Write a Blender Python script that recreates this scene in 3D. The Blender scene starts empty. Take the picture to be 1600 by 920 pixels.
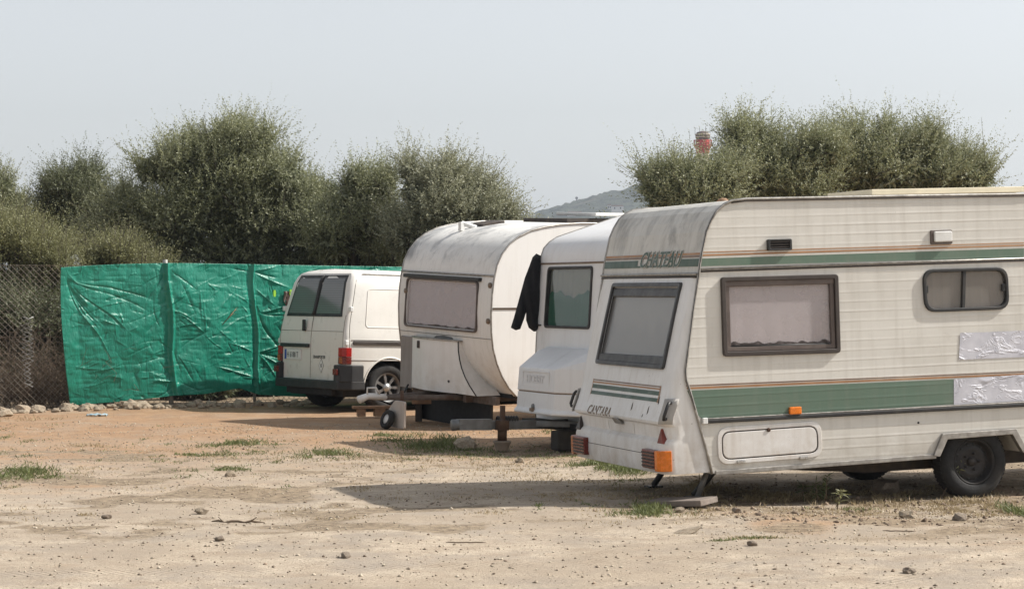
import bpy, bmesh, math, random
import numpy as np
from mathutils import Vector, Matrix, noise as mnoise
R = math.radians
PI = math.pi
SC = bpy.context.scene
COL = SC.collection
random.seed(7)

# ------------------------------------------------------------------ camera, sky, sun, exposure
FOC, CX, HY, CAMZ = 3450.0, 800.0, 455.0, 1.62
cam = bpy.data.cameras.new('camera')
camo = bpy.data.objects.new('camera', cam)
COL.objects.link(camo)
camo.location = (0, 0, CAMZ)
camo.rotation_euler = (R(90), 0, 0)
cam.sensor_width = 36
cam.lens = FOC / 1600 * 36
cam.shift_y = -5 / 1600
cam.clip_start = 0.1
cam.clip_end = 9000
SC.camera = camo

SUN_DIR = Vector((0.983, 0.115, 0)).normalized()
SUN_EL = R(42.5)
world = bpy.data.worlds.new('World')
SC.world = world
world.use_nodes = True
wn = world.node_tree
bg = wn.nodes['Background']
sky = wn.nodes.new('ShaderNodeTexSky')
sky.sky_type = 'NISHITA'
sky.sun_disc = False
sky.sun_elevation = SUN_EL
sky.sun_rotation = math.atan2(SUN_DIR.x, SUN_DIR.y)
sky.air_density = 1.0
sky.dust_density = 1.6
sky.ozone_density = 1.0
hs = wn.nodes.new('ShaderNodeHueSaturation')
hs.inputs['Saturation'].default_value = 0.24
wn.links.new(sky.outputs[0], hs.inputs['Color'])
wn.links.new(hs.outputs[0], bg.inputs['Color'])
bg.inputs['Strength'].default_value = 0.128

sun = bpy.data.lights.new('sun', 'SUN')
suno = bpy.data.objects.new('sun', sun)
COL.objects.link(suno)
sun.energy = 5.0
sun.angle = R(0.6)
sun.color = (1.0, 0.95, 0.88)
sv = Vector((SUN_DIR.x * math.cos(SUN_EL), SUN_DIR.y * math.cos(SUN_EL), math.sin(SUN_EL)))
suno.rotation_euler = sv.to_track_quat('Z', 'Y').to_euler()
suno.location = (20, 5, 30)

SC.view_settings.view_transform = 'Standard'
SC.view_settings.look = 'None'
SC.view_settings.exposure = 0.37
SC.view_settings.gamma = 1.0
SC.view_settings.use_curve_mapping = False
SC.render.engine = 'CYCLES'
SC.cycles.max_bounces = 6
SC.cycles.diffuse_bounces = 3
SC.cycles.transparent_max_bounces = 12
SC.cycles.volume_bounces = 0
SC.cycles.caustics_reflective = False
SC.cycles.caustics_refractive = False

# ------------------------------------------------------------------ helpers
def ray(px, py):
    return Vector(((px - CX) / FOC, 1.0, (HY - py) / FOC))
CAMP = Vector((0, 0, CAMZ))
def gp(px, py):                         # where a pixel of the photograph meets the ground
    Y = FOC * CAMZ / (py - HY)
    return Vector(((px - CX) / FOC * Y, Y, 0))
def at(px, py, Y):
    return CAMP + ray(px, py) * Y

class Frame:                            # local frame of a vehicle; traces outlines on its own planes
    def __init__(s, loc, yaw, pitch=0, roll=0):
        s.M = Matrix.Translation(loc) @ Matrix.Rotation(yaw, 4, 'Z') @ Matrix.Rotation(pitch, 4, 'Y') @ Matrix.Rotation(roll, 4, 'X')
        s.I = s.M.inverted()
        s.o = s.I @ CAMP
    def d(s, px, py): return s.I.to_3x3() @ ray(px, py)
    def side(s, px, py, v=0.0):
        d = s.d(px, py); t = (v - s.o.y) / d.y; p = s.o + d * t
        return (p.x, p.z)
    def end(s, px, py, xf):
        d = s.d(px, py); x = xf(1.0) if callable(xf) else xf
        for _ in range(12):
            t = (x - s.o.x) / d.x; p = s.o + d * t
            if not callable(xf): break
            x = xf(p.z)
        return (p.y, p.z)
    def on_side(s, pts, v=0.0): return [s.side(a, b, v) for a, b in pts]
    def on_end(s, pts, xf): return [s.end(a, b, xf) for a, b in pts]

def interp(pairs):                      # z -> x through (x, z) pairs
    q = sorted([(z, x) for x, z in pairs])
    zs = [a for a, _ in q]; xs = [b for _, b in q]
    return lambda z: float(np.interp(z, zs, xs))

def tag(o, label=None, cat=None, group=None, kind=None):
    if label: o['label'] = label
    if cat: o['category'] = cat
    if group: o['group'] = group
    if kind: o['kind'] = kind
    return o
def empty(name, M, label, cat, group=None):
    o = bpy.data.objects.new(name, None)
    COL.objects.link(o)
    o.matrix_world = M if isinstance(M, Matrix) else Matrix.Translation(M)
    o.empty_display_size = 0.3
    return tag(o, label, cat, group)

class MB:
    def __init__(s): s.v = []; s.f = []; s.sm = []
    def add(s, vs, fs, smooth=False):
        n = len(s.v); s.v += [tuple(v) for v in vs]
        s.f += [tuple(i + n for i in f) for f in fs]; s.sm += [smooth] * len(fs)
        return s
    def box(s, a, b, M=None):
        x0, y0, z0 = a; x1, y1, z1 = b
        vs = [Vector(p) for p in ((x0,y0,z0),(x1,y0,z0),(x1,y1,z0),(x0,y1,z0),(x0,y0,z1),(x1,y0,z1),(x1,y1,z1),(x0,y1,z1))]
        if M: vs = [M @ v for v in vs]
        return s.add(vs, [(0,3,2,1),(4,5,6,7),(0,1,5,4),(1,2,6,5),(2,3,7,6),(3,0,4,7)])
    def slab(s, mp, poly, d0, d1, smooth=False):
        n = len(poly)
        vs = [mp(a, b, d0) for a, b in poly] + [mp(a, b, d1) for a, b in poly]
        return s.add(vs, [tuple(range(n))[::-1], tuple(range(n, 2 * n))] + [(i, (i+1) % n, n + (i+1) % n, n + i) for i in range(n)], smooth)
    def ring(s, mp, outer, inner, d0, d1):
        n = len(outer)
        vs = [mp(a,b,d0) for a,b in outer] + [mp(a,b,d1) for a,b in outer] + [mp(a,b,d1) for a,b in inner] + [mp(a,b,d0) for a,b in inner]
        fs = []
        for i in range(n):
            j = (i + 1) % n
            for k in range(4):
                m = (k + 1) % 4
                fs.append((k*n+i, k*n+j, m*n+j, m*n+i))
        return s.add(vs, fs)
    def tube(s, pts, r, n=8, closed=False, cap=True):
        pts = [Vector(p) for p in pts]; m = len(pts)
        rr = r if isinstance(r, (list, tuple)) else [r] * m
        vs = []; up = None
        for i, p in enumerate(pts):
            a = pts[(i - 1) % m] if (i > 0 or closed) else p
            b = pts[(i + 1) % m] if (i < m - 1 or closed) else p
            t = (b - a).normalized()
            if up is None:
                up = t.orthogonal().normalized()
            up = (up - t * up.dot(t))
            up = up.normalized() if up.length > 1e-6 else t.orthogonal().normalized()
            w = t.cross(up)
            for k in range(n):
                q = 2 * PI * k / n
                vs.append(p + (up * math.cos(q) + w * math.sin(q)) * rr[i])
        fs = []
        for i in range(m if closed else m - 1):
            j = (i + 1) % m
            for k in range(n):
                l = (k + 1) % n
                fs.append((i*n+k, i*n+l, j*n+l, j*n+k))
        if cap and not closed:
            fs.append(tuple(range(n))[::-1]); fs.append(tuple(range((m-1)*n, m*n)))
        return s.add(vs, fs, True)
    def lathe(s, M, prof, n=32, closed=False, smooth=True):      # prof (r, h); axis = local Z of M
        vs = []; m = len(prof)
        for k in range(n):
            q = 2 * PI * k / n
            for r, h in prof: vs.append(M @ Vector((r * math.cos(q), r * math.sin(q), h)))
        fs = []
        for k in range(n):
            l = (k + 1) % n
            for i in range(m if closed else m - 1):
                j = (i + 1) % m
                fs.append((k*m+i, l*m+i, l*m+j, k*m+j))
        return s.add(vs, fs, smooth)
    def grid(s, rows, smooth=True, skip=None):
        nr, nc = len(rows), len(rows[0])
        vs = [p for r in rows for p in r]
        fs = [(i*nc+j, i*nc+j+1, (i+1)*nc+j+1, (i+1)*nc+j) for i in range(nr-1) for j in range(nc-1) if not (skip and skip(i, j))]
        return s.add(vs, fs, smooth)
    def build(s, name, mat, parent=None, bevel=0.0, seg=2, autosmooth=True, M=None):
        me = bpy.data.meshes.new(name)
        me.from_pydata([tuple(v) for v in s.v], [], s.f)
        me.polygons.foreach_set('use_smooth', s.sm)
        bm = bmesh.new(); bm.from_mesh(me)
        bmesh.ops.remove_doubles(bm, verts=bm.verts, dist=1e-5)
        bmesh.ops.recalc_face_normals(bm, faces=bm.faces)
        bm.to_mesh(me); bm.free()
        for m in (mat if isinstance(mat, (list, tuple)) else [mat]): me.materials.append(m)
        o = bpy.data.objects.new(name, me)
        COL.objects.link(o)
        if parent: o.parent = parent
        if M is not None: o.matrix_basis = M
        if bevel:
            b = o.modifiers.new('bevel', 'BEVEL'); b.width = bevel; b.segments = seg; b.limit_method = 'ANGLE'; b.angle_limit = R(35); b.harden_normals = False
        return o

def bake(o):
    bpy.context.view_layer.update()
    dg = bpy.context.evaluated_depsgraph_get()
    me = bpy.data.meshes.new_from_object(o.evaluated_get(dg))
    o.modifiers.clear(); o.data = me; me.name = o.name
    return o
def cut(o, cutters):
    for c in cutters:
        c.parent = o.parent
        m = o.modifiers.new('cut', 'BOOLEAN'); m.operation = 'DIFFERENCE'; m.object = c; m.solver = 'EXACT'
    bake(o)
    for c in cutters: bpy.data.objects.remove(c)
    return o

def rpoly(corners, r, n=5):             # polygon with rounded corners
    out = []; m = len(corners)
    rs = r if isinstance(r, (list, tuple)) else [r] * m
    for i in range(m):
        p0 = Vector(corners[i-1]); p = Vector(corners[i]); p1 = Vector(corners[(i+1) % m])
        a = (p0 - p); b = (p1 - p); rr = min(rs[i], a.length * .49, b.length * .49)
        a = p + a.normalized() * rr; b = p + b.normalized() * rr
        for k in range(n + 1):
            t = k / n
            q = a * (1-t)**2 + p * 2*t*(1-t) + b * t*t
            out.append((q.x, q.y))
    return out
def inset(corners, d):                  # inset of a convex polygon
    m = len(corners); c = sum((Vector(p) for p in corners), Vector((0, 0))) / m; out = []
    for i in range(m):
        p0 = Vector(corners[i-1]); p = Vector(corners[i]); p1 = Vector(corners[(i+1) % m])
        e0 = (p - p0).normalized(); e1 = (p1 - p).normalized()
        n0 = Vector((-e0.y, e0.x)); n1 = Vector((-e1.y, e1.x))
        if n0.dot(c - p) < 0: n0 = -n0
        if n1.dot(c - p) < 0: n1 = -n1
        k = 1 / max(.25, 1 + n0.dot(n1))
        q = p + (n0 + n1) * d * k
        out.append((q.x, q.y))
    return out
SIDE = lambda a, b, d: Vector((a, -d, b))
def ENDM(xf): return lambda a, b, d: Vector((xf(b) - d, a, b))

# ------------------------------------------------------------------ materials
class NT:
    def __init__(s, name):
        s.m = bpy.data.materials.new(name); s.m.use_nodes = True
        s.t = s.m.node_tree; s.b = s.t.nodes['Principled BSDF']; s.out = s.t.nodes['Material Output']
        s._tc = None
    def n(s, typ, **kw):
        x = s.t.nodes.new('ShaderNode' + typ)
        for k, v in kw.items():
            if isinstance(v, bpy.types.NodeSocket): s.t.links.new(v, x.inputs[k])
            elif k in x.inputs.keys(): x.inputs[k].default_value = v
            else: setattr(x, k, v)
        return x
    def obj(s):
        if not s._tc: s._tc = s.n('TexCoord')
        return s._tc.outputs['Object']
    def noise(s, scale, detail=4, rough=.55, stretch=None, dist=0.0):
        v = s.obj()
        if stretch:
            mp = s.n('Mapping'); mp.inputs['Scale'].default_value = stretch
            s.t.links.new(v, mp.inputs['Vector']); v = mp.outputs[0]
        x = s.n('TexNoise', Scale=scale, Detail=detail, Roughness=rough, Distortion=dist)
        s.t.links.new(v, x.inputs['Vector'])
        return x.outputs['Fac']
    def rng(s, v, a, b, c=0.0, d=1.0, smooth=False):
        x = s.n('MapRange'); x.clamp = True
        if smooth: x.interpolation_type = 'SMOOTHSTEP'
        s.t.links.new(v, x.inputs['Value'])
        for k, q in zip(('From Min', 'From Max', 'To Min', 'To Max'), (a, b, c, d)): x.inputs[k].default_value = q
        return x.outputs[0]
    def math(s, op, a, b=None):
        x = s.n('Math'); x.operation = op
        for i, q in enumerate((a, b)):
            if q is None: continue
            if isinstance(q, (int, float)): x.inputs[i].default_value = q
            else: s.t.links.new(q, x.inputs[i])
        return x.outputs[0]
    def mix(s, f, a, b):
        x = s.n('Mix'); x.data_type = 'RGBA'
        for i, q in ((0, f), (6, a), (7, b)):
            if isinstance(q, (int, float)): x.inputs[i].default_value = q
            elif isinstance(q, tuple): x.inputs[i].default_value = (*q[:3], 1)
            else: s.t.links.new(q, x.inputs[i])
        return x.outputs[2]
    def set(s, k, v):
        if isinstance(v, (int, float)): s.b.inputs[k].default_value = v
        elif isinstance(v, tuple): s.b.inputs[k].default_value = (*v[:3], 1)
        else: s.t.links.new(v, s.b.inputs[k])
    def bump(s, h, dist=.01, strength=1.0, prev=None):
        x = s.n('Bump', Distance=dist, Strength=strength)
        s.t.links.new(h, x.inputs['Height'])
        if prev is not None: s.t.links.new(prev, x.inputs['Normal'])
        s.t.links.new(x.outputs[0], s.b.inputs['Normal'])
        return x.outputs[0]

def simple(name, col, rough=.6, metal=0.0, var=.15, scale=9, dirt=None, dirt_amt=.35, bump=0.0, bscale=60):
    t = NT(name)
    dark = tuple(c * (1 - var) for c in col)
    c = t.mix(t.rng(t.noise(scale), .35, .65), dark, col)
    if dirt: c = t.mix(t.rng(t.noise(scale * .4, 6, .65), .5, .72, 0, dirt_amt), c, dirt)
    t.set('Base Color', c); t.set('Metallic', metal)
    t.set('Roughness', t.rng(t.noise(scale * 2), .3, .7, max(.05, rough - .1), min(1, rough + .1)))
    if bump: t.bump(t.noise(bscale, 3), bump)
    return t.m

def panel(name, base, dirt, streak=.35, blotch=.25, rough=.42, wobble=.0015, ribs=None, ribax=2, low=None, grime=None, orange=None):
    """old painted caravan sheet: base colour, vertical rain streaks, blotches, slight dents, optional ribs"""
    t = NT(name)
    st = t.rng(t.noise(1, 5, .6, (16, 16, 1.1), .2), .48, .72, 0, streak)
    bl = t.rng(t.noise(1.7, 7, .62), .46, .75, 0, blotch)
    c = t.mix(st, base, dirt)
    c = t.mix(bl, c, dirt)
    if low:                                                # road dirt on the lowest part: (z where it starts, z where it is full, amount, colour)
        sx = t.n('SeparateXYZ'); t.t.links.new(t.obj(), sx.inputs[0])
        g = t.rng(sx.outputs[2], low[0], low[1], 0, 1)
        g = t.math('MULTIPLY', g, t.rng(t.noise(5, 6, .7), .35, .65, 0, low[2]))
        c = t.mix(g, c, low[3])
    if grime:                                              # dark mould growth on old sheet in patches
        gn = t.rng(t.noise(grime[0], 8, .7, (1, 1, .55), .5), grime[1], grime[1] + .16, 0, grime[2])
        if len(grime) > 4:
            sz = t.n('SeparateXYZ'); t.t.links.new(t.obj(), sz.inputs[0])
            gn = t.math('MULTIPLY', gn, t.math('MULTIPLY', t.rng(sz.outputs[2], grime[4], grime[4] + .12), t.rng(sz.outputs[2], grime[5], grime[5] + .1, 1, 0)))
        c = t.mix(gn, c, grime[3])
    sp = t.rng(t.noise(42, 3, .6), .69, .74, 0, .5)
    c = t.mix(sp, c, tuple(x * .45 for x in dirt))
    t.set('Base Color', c)
    t.set('Roughness', t.rng(t.noise(6, 5), .3, .7, rough - .08, rough + .2))
    nrm = t.bump(t.noise(2.2, 2, .4), .012, .35)
    if ribs:
        sx = t.n('SeparateXYZ'); t.t.links.new(t.obj(), sx.inputs[0])
        z = t.math('ADD', sx.outputs[2], t.math('MULTIPLY', t.noise(1.3, 2), .006))
        f = t.math('FRACT', t.math('DIVIDE', z, ribs))
        up = t.rng(f, 0.0, .16, 0, 1, True); dn = t.rng(f, .16, .40, 1, 0, True)
        h = t.math('MULTIPLY', up, dn)
        h = t.math('MULTIPLY', h, t.rng(t.noise(1, 3, .5, (.8, .8, 6)), .38, .62, .35, 1))
        nrm = t.bump(h, ribs * .017, 1.0, nrm)
    return t.m

def leafmat(name, dark, light, under, trans=.28):
    t = NT(name)
    a = t.n('Attribute'); a.attribute_name = 'tone'
    c = t.mix(a.outputs['Fac'], dark, light)
    g = t.n('NewGeometry')
    c = t.mix(t.math('MULTIPLY', g.outputs['Backfacing'], .7), c, under)
    t.set('Base Color', c); t.set('Roughness', .48)
    t.b.inputs['Specular IOR Level'].default_value = .35
    tr = t.n('BsdfTranslucent'); t.t.links.new(c, tr.inputs[0])
    mx = t.n('MixShader'); mx.inputs[0].default_value = trans
    t.t.links.new(t.b.outputs[0], mx.inputs[1]); t.t.links.new(tr.outputs[0], mx.inputs[2]); t.t.links.new(mx.outputs[0], t.out.inputs[0])
    return t.m

def glass(name, tint=(.75, .72, .72), haze=.0, hcol=(.5, .47, .47), rough=.06, clear=1.0):
    """thin pane: tinted transparent + fresnel gloss + a film of dust"""
    t = NT(name)
    tr = t.n('BsdfTransparent'); tr.inputs[0].default_value = (*tint, 1)
    gl = t.n('BsdfGlossy', Roughness=rough); gl.inputs['Color'].default_value = (1, 1, 1, 1)
    fr = t.n('Fresnel', IOR=1.5)
    gb_ = t.n('NewGeometry'); frf = t.math('MULTIPLY', fr.outputs[0], t.math('SUBTRACT', 1.0, gb_.outputs['Backfacing']))
    df = t.n('BsdfDiffuse'); df.inputs[0].default_value = (*hcol, 1)
    m0 = t.n('MixShader')
    hz = t.rng(t.noise(1, 6, .6, (2, 2, 2.5)), .3, .75, haze * .75, haze)
    t.t.links.new(hz, m0.inputs[0]); t.t.links.new(tr.outputs[0], m0.inputs[1]); t.t.links.new(df.outputs[0], m0.inputs[2])
    m1 = t.n('MixShader'); t.t.links.new(frf, m1.inputs[0]); t.t.links.new(m0.outputs[0], m1.inputs[1]); t.t.links.new(gl.outputs[0], m1.inputs[2])
    b = t.n('Bump', Distance=.01, Strength=.25); t.t.links.new(t.noise(3, 2), b.inputs['Height'])
    t.t.links.new(b.outputs[0], gl.inputs['Normal'])
    t.t.links.new(m1.outputs[0], t.out.inputs[0])
    return t.m

M = {}
M['cream'] = panel('cream_ribbed_sheet', (.65, .63, .58), (.36, .33, .28), .25, .3, .33, ribs=.0745, low=(.55, .26, .5, (.27, .22, .16)))
M['cream_back'] = panel('old_white_roof_sheet', (.60, .585, .54), (.32, .29, .24), .3, .3, .5, grime=(2.6, .48, .6, (.15, .145, .135), 1.86, 2.22))
M['plastic_back'] = panel('old_white_plastic', (.76, .75, .73), (.42, .36, .28), .25, .25, .45, low=(.7, .25, .55, (.34, .25, .16)))
M['white_b'] = panel('white_smooth_sheet', (.75, .74, .715), (.45, .41, .35), .15, .12, .4, low=(.9, .45, .35, (.40, .33, .24)))
M['grey_b'] = panel('weathered_front_sheet', (.74, .73, .70), (.40, .37, .32), .25, .25, .5, grime=(2.1, .47, .7, (.17, .18, .19), 1.88, 2.4), low=(.9, .5, .5, (.40, .31, .21)))
M['white_c'] = panel('grp_white', (.72, .72, .72), (.45, .42, .38), .15, .2, .4, grime=(2.0, .6, .3, (.3, .3, .28)))
M['van'] = panel('van_paint', (.71, .69, .645), (.48, .43, .36), .08, .12, .3, low=(.75, .35, .4, (.42, .34, .25)))
M['alu'] = simple('dull_aluminium', (.42, .40, .37), .45, .75, .35, 20, (.16, .13, .1), .5)
M['rubber'] = simple('black_rubber', (.022, .022, .022), .6, 0, .3, 12, (.10, .085, .07), .4)
M['tyre'] = simple('old_tyre', (.016, .016, .016), .85, 0, .3, 12, (.06, .05, .04), .5, .003, 90)
M['brown_frame'] = simple('brown_window_frame', (.050, .038, .032), .5, 0, .3, 10, (.11, .09, .075), .3)
M['greyframe'] = simple('grey_black_frame', (.05, .05, .05), .5, 0, .3, 10, (.16, .15, .14), .4)
M['black'] = simple('black_plastic', (.018, .018, .018), .5, 0, .3, 20, (.08, .07, .06), .35)
M['greyplastic'] = simple('dark_grey_bumper', (.022, .023, .025), .6, 0, .25, 8, (.07, .06, .05), .3)
M['grey_panel2'] = panel('grey_white_panel', (.42, .40, .37), (.22, .18, .15), .4, .4, .6)
M['grey_panel'] = panel('grey_brown_panel', (.27, .25, .23), (.15, .12, .10), .4, .4, .6)
M['steel'] = simple('galvanised_steel', (.22, .225, .225), .55, .6, .3, 14, (.12, .08, .05), .5)
M['rimdark'] = simple('dark_rim', (.022, .02, .019), .6, .2, .3, 20, (.06, .045, .035), .4)
M['rust'] = simple('rusty_steel', (.11, .06, .035), .8, .3, .4, 18, (.20, .18, .16), .4, .002)
M['dframe'] = simple('brown_grey_frame', (.17, .14, .12), .8, .2, .4, 18, (.10, .05, .03), .6)
M['darksteel'] = simple('dark_chassis_steel', (.055, .045, .038), .75, .3, .3, 18, (.12, .08, .05), .5)
M['curtain'] = NT('pale_curtain').m
def curtain(name, col, stain):
    t = NT(name)
    f = t.noise(1, 3, .5, (16, 16, .6))
    c = t.mix(t.rng(f, .3, .7), tuple(x * .93 for x in col), col)
    c = t.mix(t.rng(t.noise(2.2, 7, .65), .54, .76, 0, .4), c, stain)
    t.set('Base Color', c); t.set('Roughness', .9)
    t.bump(f, .012)
    return t.m
M['curtain'] = curtain('pale_curtain', (.60, .55, .555), (.30, .24, .22))
M['curtain_brown'] = curtain('brown_curtain', (.50, .43, .38), (.25, .19, .15))
M['curtain_dark'] = curtain('grey_blind', (.42, .40, .37), (.25, .24, .22))
M['tarp_reflection'] = curtain('painted_tarp_reflection', (.02, .16, .105), (.07, .07, .06))  # green painted as the tarpaulin's reflection in a pane
M['dark'] = simple('dark_inside', (.02, .02, .02), .9)
M['pane'] = glass('window_pane', (.93, .92, .92), .42, (.62, .57, .575), .12)
M['pane_clear'] = glass('window_pane_dark', (.85, .84, .82), .28, (.34, .325, .305), .3)
M['pane_green'] = glass('window_pane_green', (.85, .87, .85), .10, (.17, .18, .17))
M['green'] = panel('green_stripe', (.105, .165, .12), (.22, .22, .18), .2, .3, .4, ribs=.0745)
M['dgreen'] = panel('dark_green_stripe', (.05, .095, .07), (.16, .16, .13), .35, .35, .45)
M['orange_stripe'] = simple('orange_pinstripe', (.42, .21, .09), .5, 0, .3, 5, (.5, .4, .28), .5)
M['brown_stripe'] = simple('brown_pinstripe', (.20, .12, .08), .5, 0, .3, 5, (.5, .4, .28), .5)
M['amber'] = simple('amber_lens', (.80, .20, .012), .25, 0, .25, 20)
M['redlens'] = simple('dark_red_lens', (.16, .018, .012), .3, 0, .3, 20, (.1, .07, .05), .4)
M['redlamp'] = simple('red_lens', (.38, .012, .01), .2, 0, .2, 20)
M['amberdark'] = simple('faded_amber_lens', (.42, .10, .02), .25, 0, .3, 20)
M['redtri'] = simple('red_reflector', (.22, .045, .03), .5, 0, .3, 20)
M['whiteplastic'] = simple('white_plastic', (.72, .72, .70), .45, 0, .1, 10, (.4, .35, .28), .35)
M['chrome'] = simple('hinge_metal', (.55, .54, .52), .3, .9, .2, 20)
M['wood_cream'] = simple('cream_board', (.72, .64, .47), .6, 0, .15, 6, (.5, .4, .25), .3)
M['wood'] = simple('weathered_wood', (.36, .21, .12), .85, 0, .4, 14, (.2, .15, .1), .5, .004)
M['plank'] = simple('grey_plank', (.24, .20, .17), .9, 0, .3, 12, (.13, .1, .08), .5, .004)
M['concrete'] = simple('dark_block', (.05, .045, .038), .95, 0, .3, 12, (.10, .08, .06), .5, .006)
M['cloth'] = simple('black_cloth', (.010, .010, .012), .95, 0, .3, 12)
M['lettergrey'] = simple('grey_lettering', (.30, .30, .28), .5, 0, .2, 20)
M['emboss'] = simple('worn_white', (.60, .60, .59), .5, 0, .2, 20)
M['emboss2'] = simple('worn_embossed_white', (.66, .66, .655), .5, 0, .1, 20)
M['letterpale'] = simple('pale_lettering', (.52, .51, .47), .5, 0, .2, 20)
M['letterbrown'] = simple('brown_lettering', (.22, .16, .11), .5, 0, .3, 30)
M['letterdark'] = simple('dark_lettering', (.05, .05, .05), .5)
M['blue'] = simple('blue_band', (.02, .06, .35), .5)
M['stone'] = simple('limestone', (.46, .38, .28), .95, 0, .4, 7, (.30, .20, .13), .8, .01, 25)
M['stone_dark'] = simple('grey_stone', (.33, .27, .21), .95, 0, .3, 9, (.2, .13, .09), .6, .008, 30)
M['bark'] = simple('olive_bark', (.10, .085, .065), .95, 0, .4, 10, (.05, .04, .03), .6, .01)
M['leaf_olive'] = leafmat('olive_leaf', (.088, .10, .046), (.325, .335, .17), (.34, .355, .245))
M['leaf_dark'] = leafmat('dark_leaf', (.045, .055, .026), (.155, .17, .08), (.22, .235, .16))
M['leaf_bright'] = leafmat('green_leaf', (.04, .055, .018), (.11, .14, .045), (.11, .13, .06))
M['leaf_yellow'] = leafmat('yellow_green_leaf', (.095, .10, .04), (.28, .275, .12), (.30, .30, .17))
M['leaf_grey'] = leafmat('grey_olive_leaf', (.11, .115, .068), (.37, .37, .235), (.38, .39, .29))
M['twig'] = simple('dry_twigs', (.17, .125, .085), .95, 0, .4, 6)
M['grass'] = leafmat('grass_blade', (.07, .085, .03), (.20, .22, .08), (.17, .2, .08), .3)
M['drygrass'] = leafmat('dry_grass_blade', (.22, .16, .085), (.46, .37, .22), (.4, .32, .2), .2)
M['wire'] = simple('grey_wire', (.26, .23, .19), .6, .5, .3, 8, (.15, .08, .05), .5)
M['post'] = simple('galvanised_post', (.33, .33, .31), .55, .5, .2, 8)

# ------------------------------------------------------------------ ground
_rs = np.random.RandomState(5)
_tab = _rs.rand(256, 256)
def vnoise(x, y, s):
    x = np.asarray(x) * s; y = np.asarray(y) * s
    xi = np.floor(x).astype(int); yi = np.floor(y).astype(int); fx = x - xi; fy = y - yi
    fx = fx*fx*(3-2*fx); fy = fy*fy*(3-2*fy)
    g = lambda a, b: _tab[a % 256, b % 256]
    return (g(xi, yi)*(1-fx)+g(xi+1, yi)*fx)*(1-fy) + (g(xi, yi+1)*(1-fx)+g(xi+1, yi+1)*fx)*fy - .5
def gh(x, y):
    near = np.clip((60 - np.hypot(np.asarray(x), np.asarray(y) - 20)) / 20, 0, 1)
    h = vnoise(x, y, .35)*.05 + vnoise(x+9, y, 1.1)*.03 + vnoise(x, y+33, 3.7)*.008 + vnoise(x+5, y+3, 9.5)*.003
    # two worn wheel ruts crossing the foreground
    return h * near
def sstep(v, a, b):
    t = np.clip((v - a) / (b - a), 0, 1); return t*t*(3-2*t)

xs = np.concatenate([[-2900, -1500, -500, -150, -60, -30, -18], np.arange(-11, 9.5, .06), [14, 30, 60, 150, 500, 1500, 2900]])
ys = np.concatenate([[-400, -60, 0, 6], np.arange(10.5, 38, .06), [42, 60, 100, 200, 500, 1000, 1800, 2480]])
X, Y = np.meshgrid(xs, ys)
Z = gh(X, Y)
nx, ny = len(xs), len(ys)
me = bpy.data.meshes.new('ground')
me.vertices.add(nx * ny)
me.vertices.foreach_set('co', np.stack([X, Y, Z], -1).ravel())
ii = (np.arange(ny - 1)[:, None] * nx + np.arange(nx - 1)[None]).ravel()
quads = np.stack([ii, ii + 1, ii + nx + 1, ii + nx], -1)
def fill_mesh(me, quads, smooth=False):
    nq = len(quads)
    me.loops.add(nq * 4); me.loops.foreach_set('vertex_index', quads.ravel().astype(np.int32))
    me.polygons.add(nq); me.polygons.foreach_set('loop_start', np.arange(nq, dtype=np.int32) * 4)
    try: me.polygons.foreach_set('loop_total', np.full(nq, 4, dtype=np.int32))
    except Exception: pass
    if smooth: me.polygons.foreach_set('use_smooth', np.ones(nq, dtype=bool))
    me.update(calc_edges=True)
fill_mesh(me, quads, True)
W1 = vnoise(X, Y, .5); W2 = vnoise(X+40, Y, 1.6); W3 = vnoise(X, Y+70, 4.5)
red = sstep(Y + X*-.18 + W1*5 + W2*2.4 + W3*.8, 16.5, 26)
red = np.maximum(red, sstep(W1 + W2*.5, .20, .38) * sstep(Y, 13, 15) * .8)
litter = sstep(W2 + W3*.7 + W1*.4, -.05, .35) * sstep(Y, 13.2, 15) * (1 - sstep(Y, 22, 25)) * .9
# leaf litter and dead grass around the parked caravans, plus shade painted under them
d = np.abs((Y - 16.62 - (X - 1.49)*.325)); d = np.where((Y - 16.62 - (X - 1.49)*.325) > 0, d * .42, d); litter_shade = (1 - sstep(d, .5, 2.3)) * sstep(X, .1, 1.6)
behind = sstep(Y - np.interp(X, [-8.6, -4.72, -2.6, 2.5, 9], [29.0, 30.9, 32.35, 35.4, 39]), -.1, .5)  # beyond the fence, shade put into the soil colour through this mask
litter = np.clip(np.maximum(np.maximum(litter, litter_shade * (.75 + W3)), behind), 0, 1)
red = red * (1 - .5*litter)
trk = np.zeros_like(X)
for (cx_, cy_, an_, w_) in ((0, 13.1, .10, .10), (0, 14.6, .10, .10), (-2, 15.6, -.07, .09), (-2, 17.0, -.07, .09), (1.0, 12.6, .9, .09), (2.2, 12.2, .9, .09)):
    dd = -(X - cx_) * math.sin(an_) + (Y - cy_ - .25*np.sin(X*.35)) * math.cos(an_)
    trk = np.maximum(trk, np.exp(-(dd / w_) ** 4) * (.5 + vnoise(X, Y, .9)) )
trk = np.clip(trk * (Y < 19), 0, 1)
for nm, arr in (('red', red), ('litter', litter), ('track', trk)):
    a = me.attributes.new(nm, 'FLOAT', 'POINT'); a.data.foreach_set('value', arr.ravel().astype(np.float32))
t = NT('dry_earth')
ar = t.n('Attribute'); ar.attribute_name = 'red'; al = t.n('Attribute'); al.attribute_name = 'litter'
fine = t.noise(26, 8, .7); mid = t.noise(3.2, 8, .65); big = t.noise(.6, 5, .55)
pale = t.mix(t.rng(mid, .35, .65), (.37, .295, .22), (.56, .475, .37))
pale = t.mix(t.rng(fine, .50, .66, 0, .65), pale, (.27, .225, .175))
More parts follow.
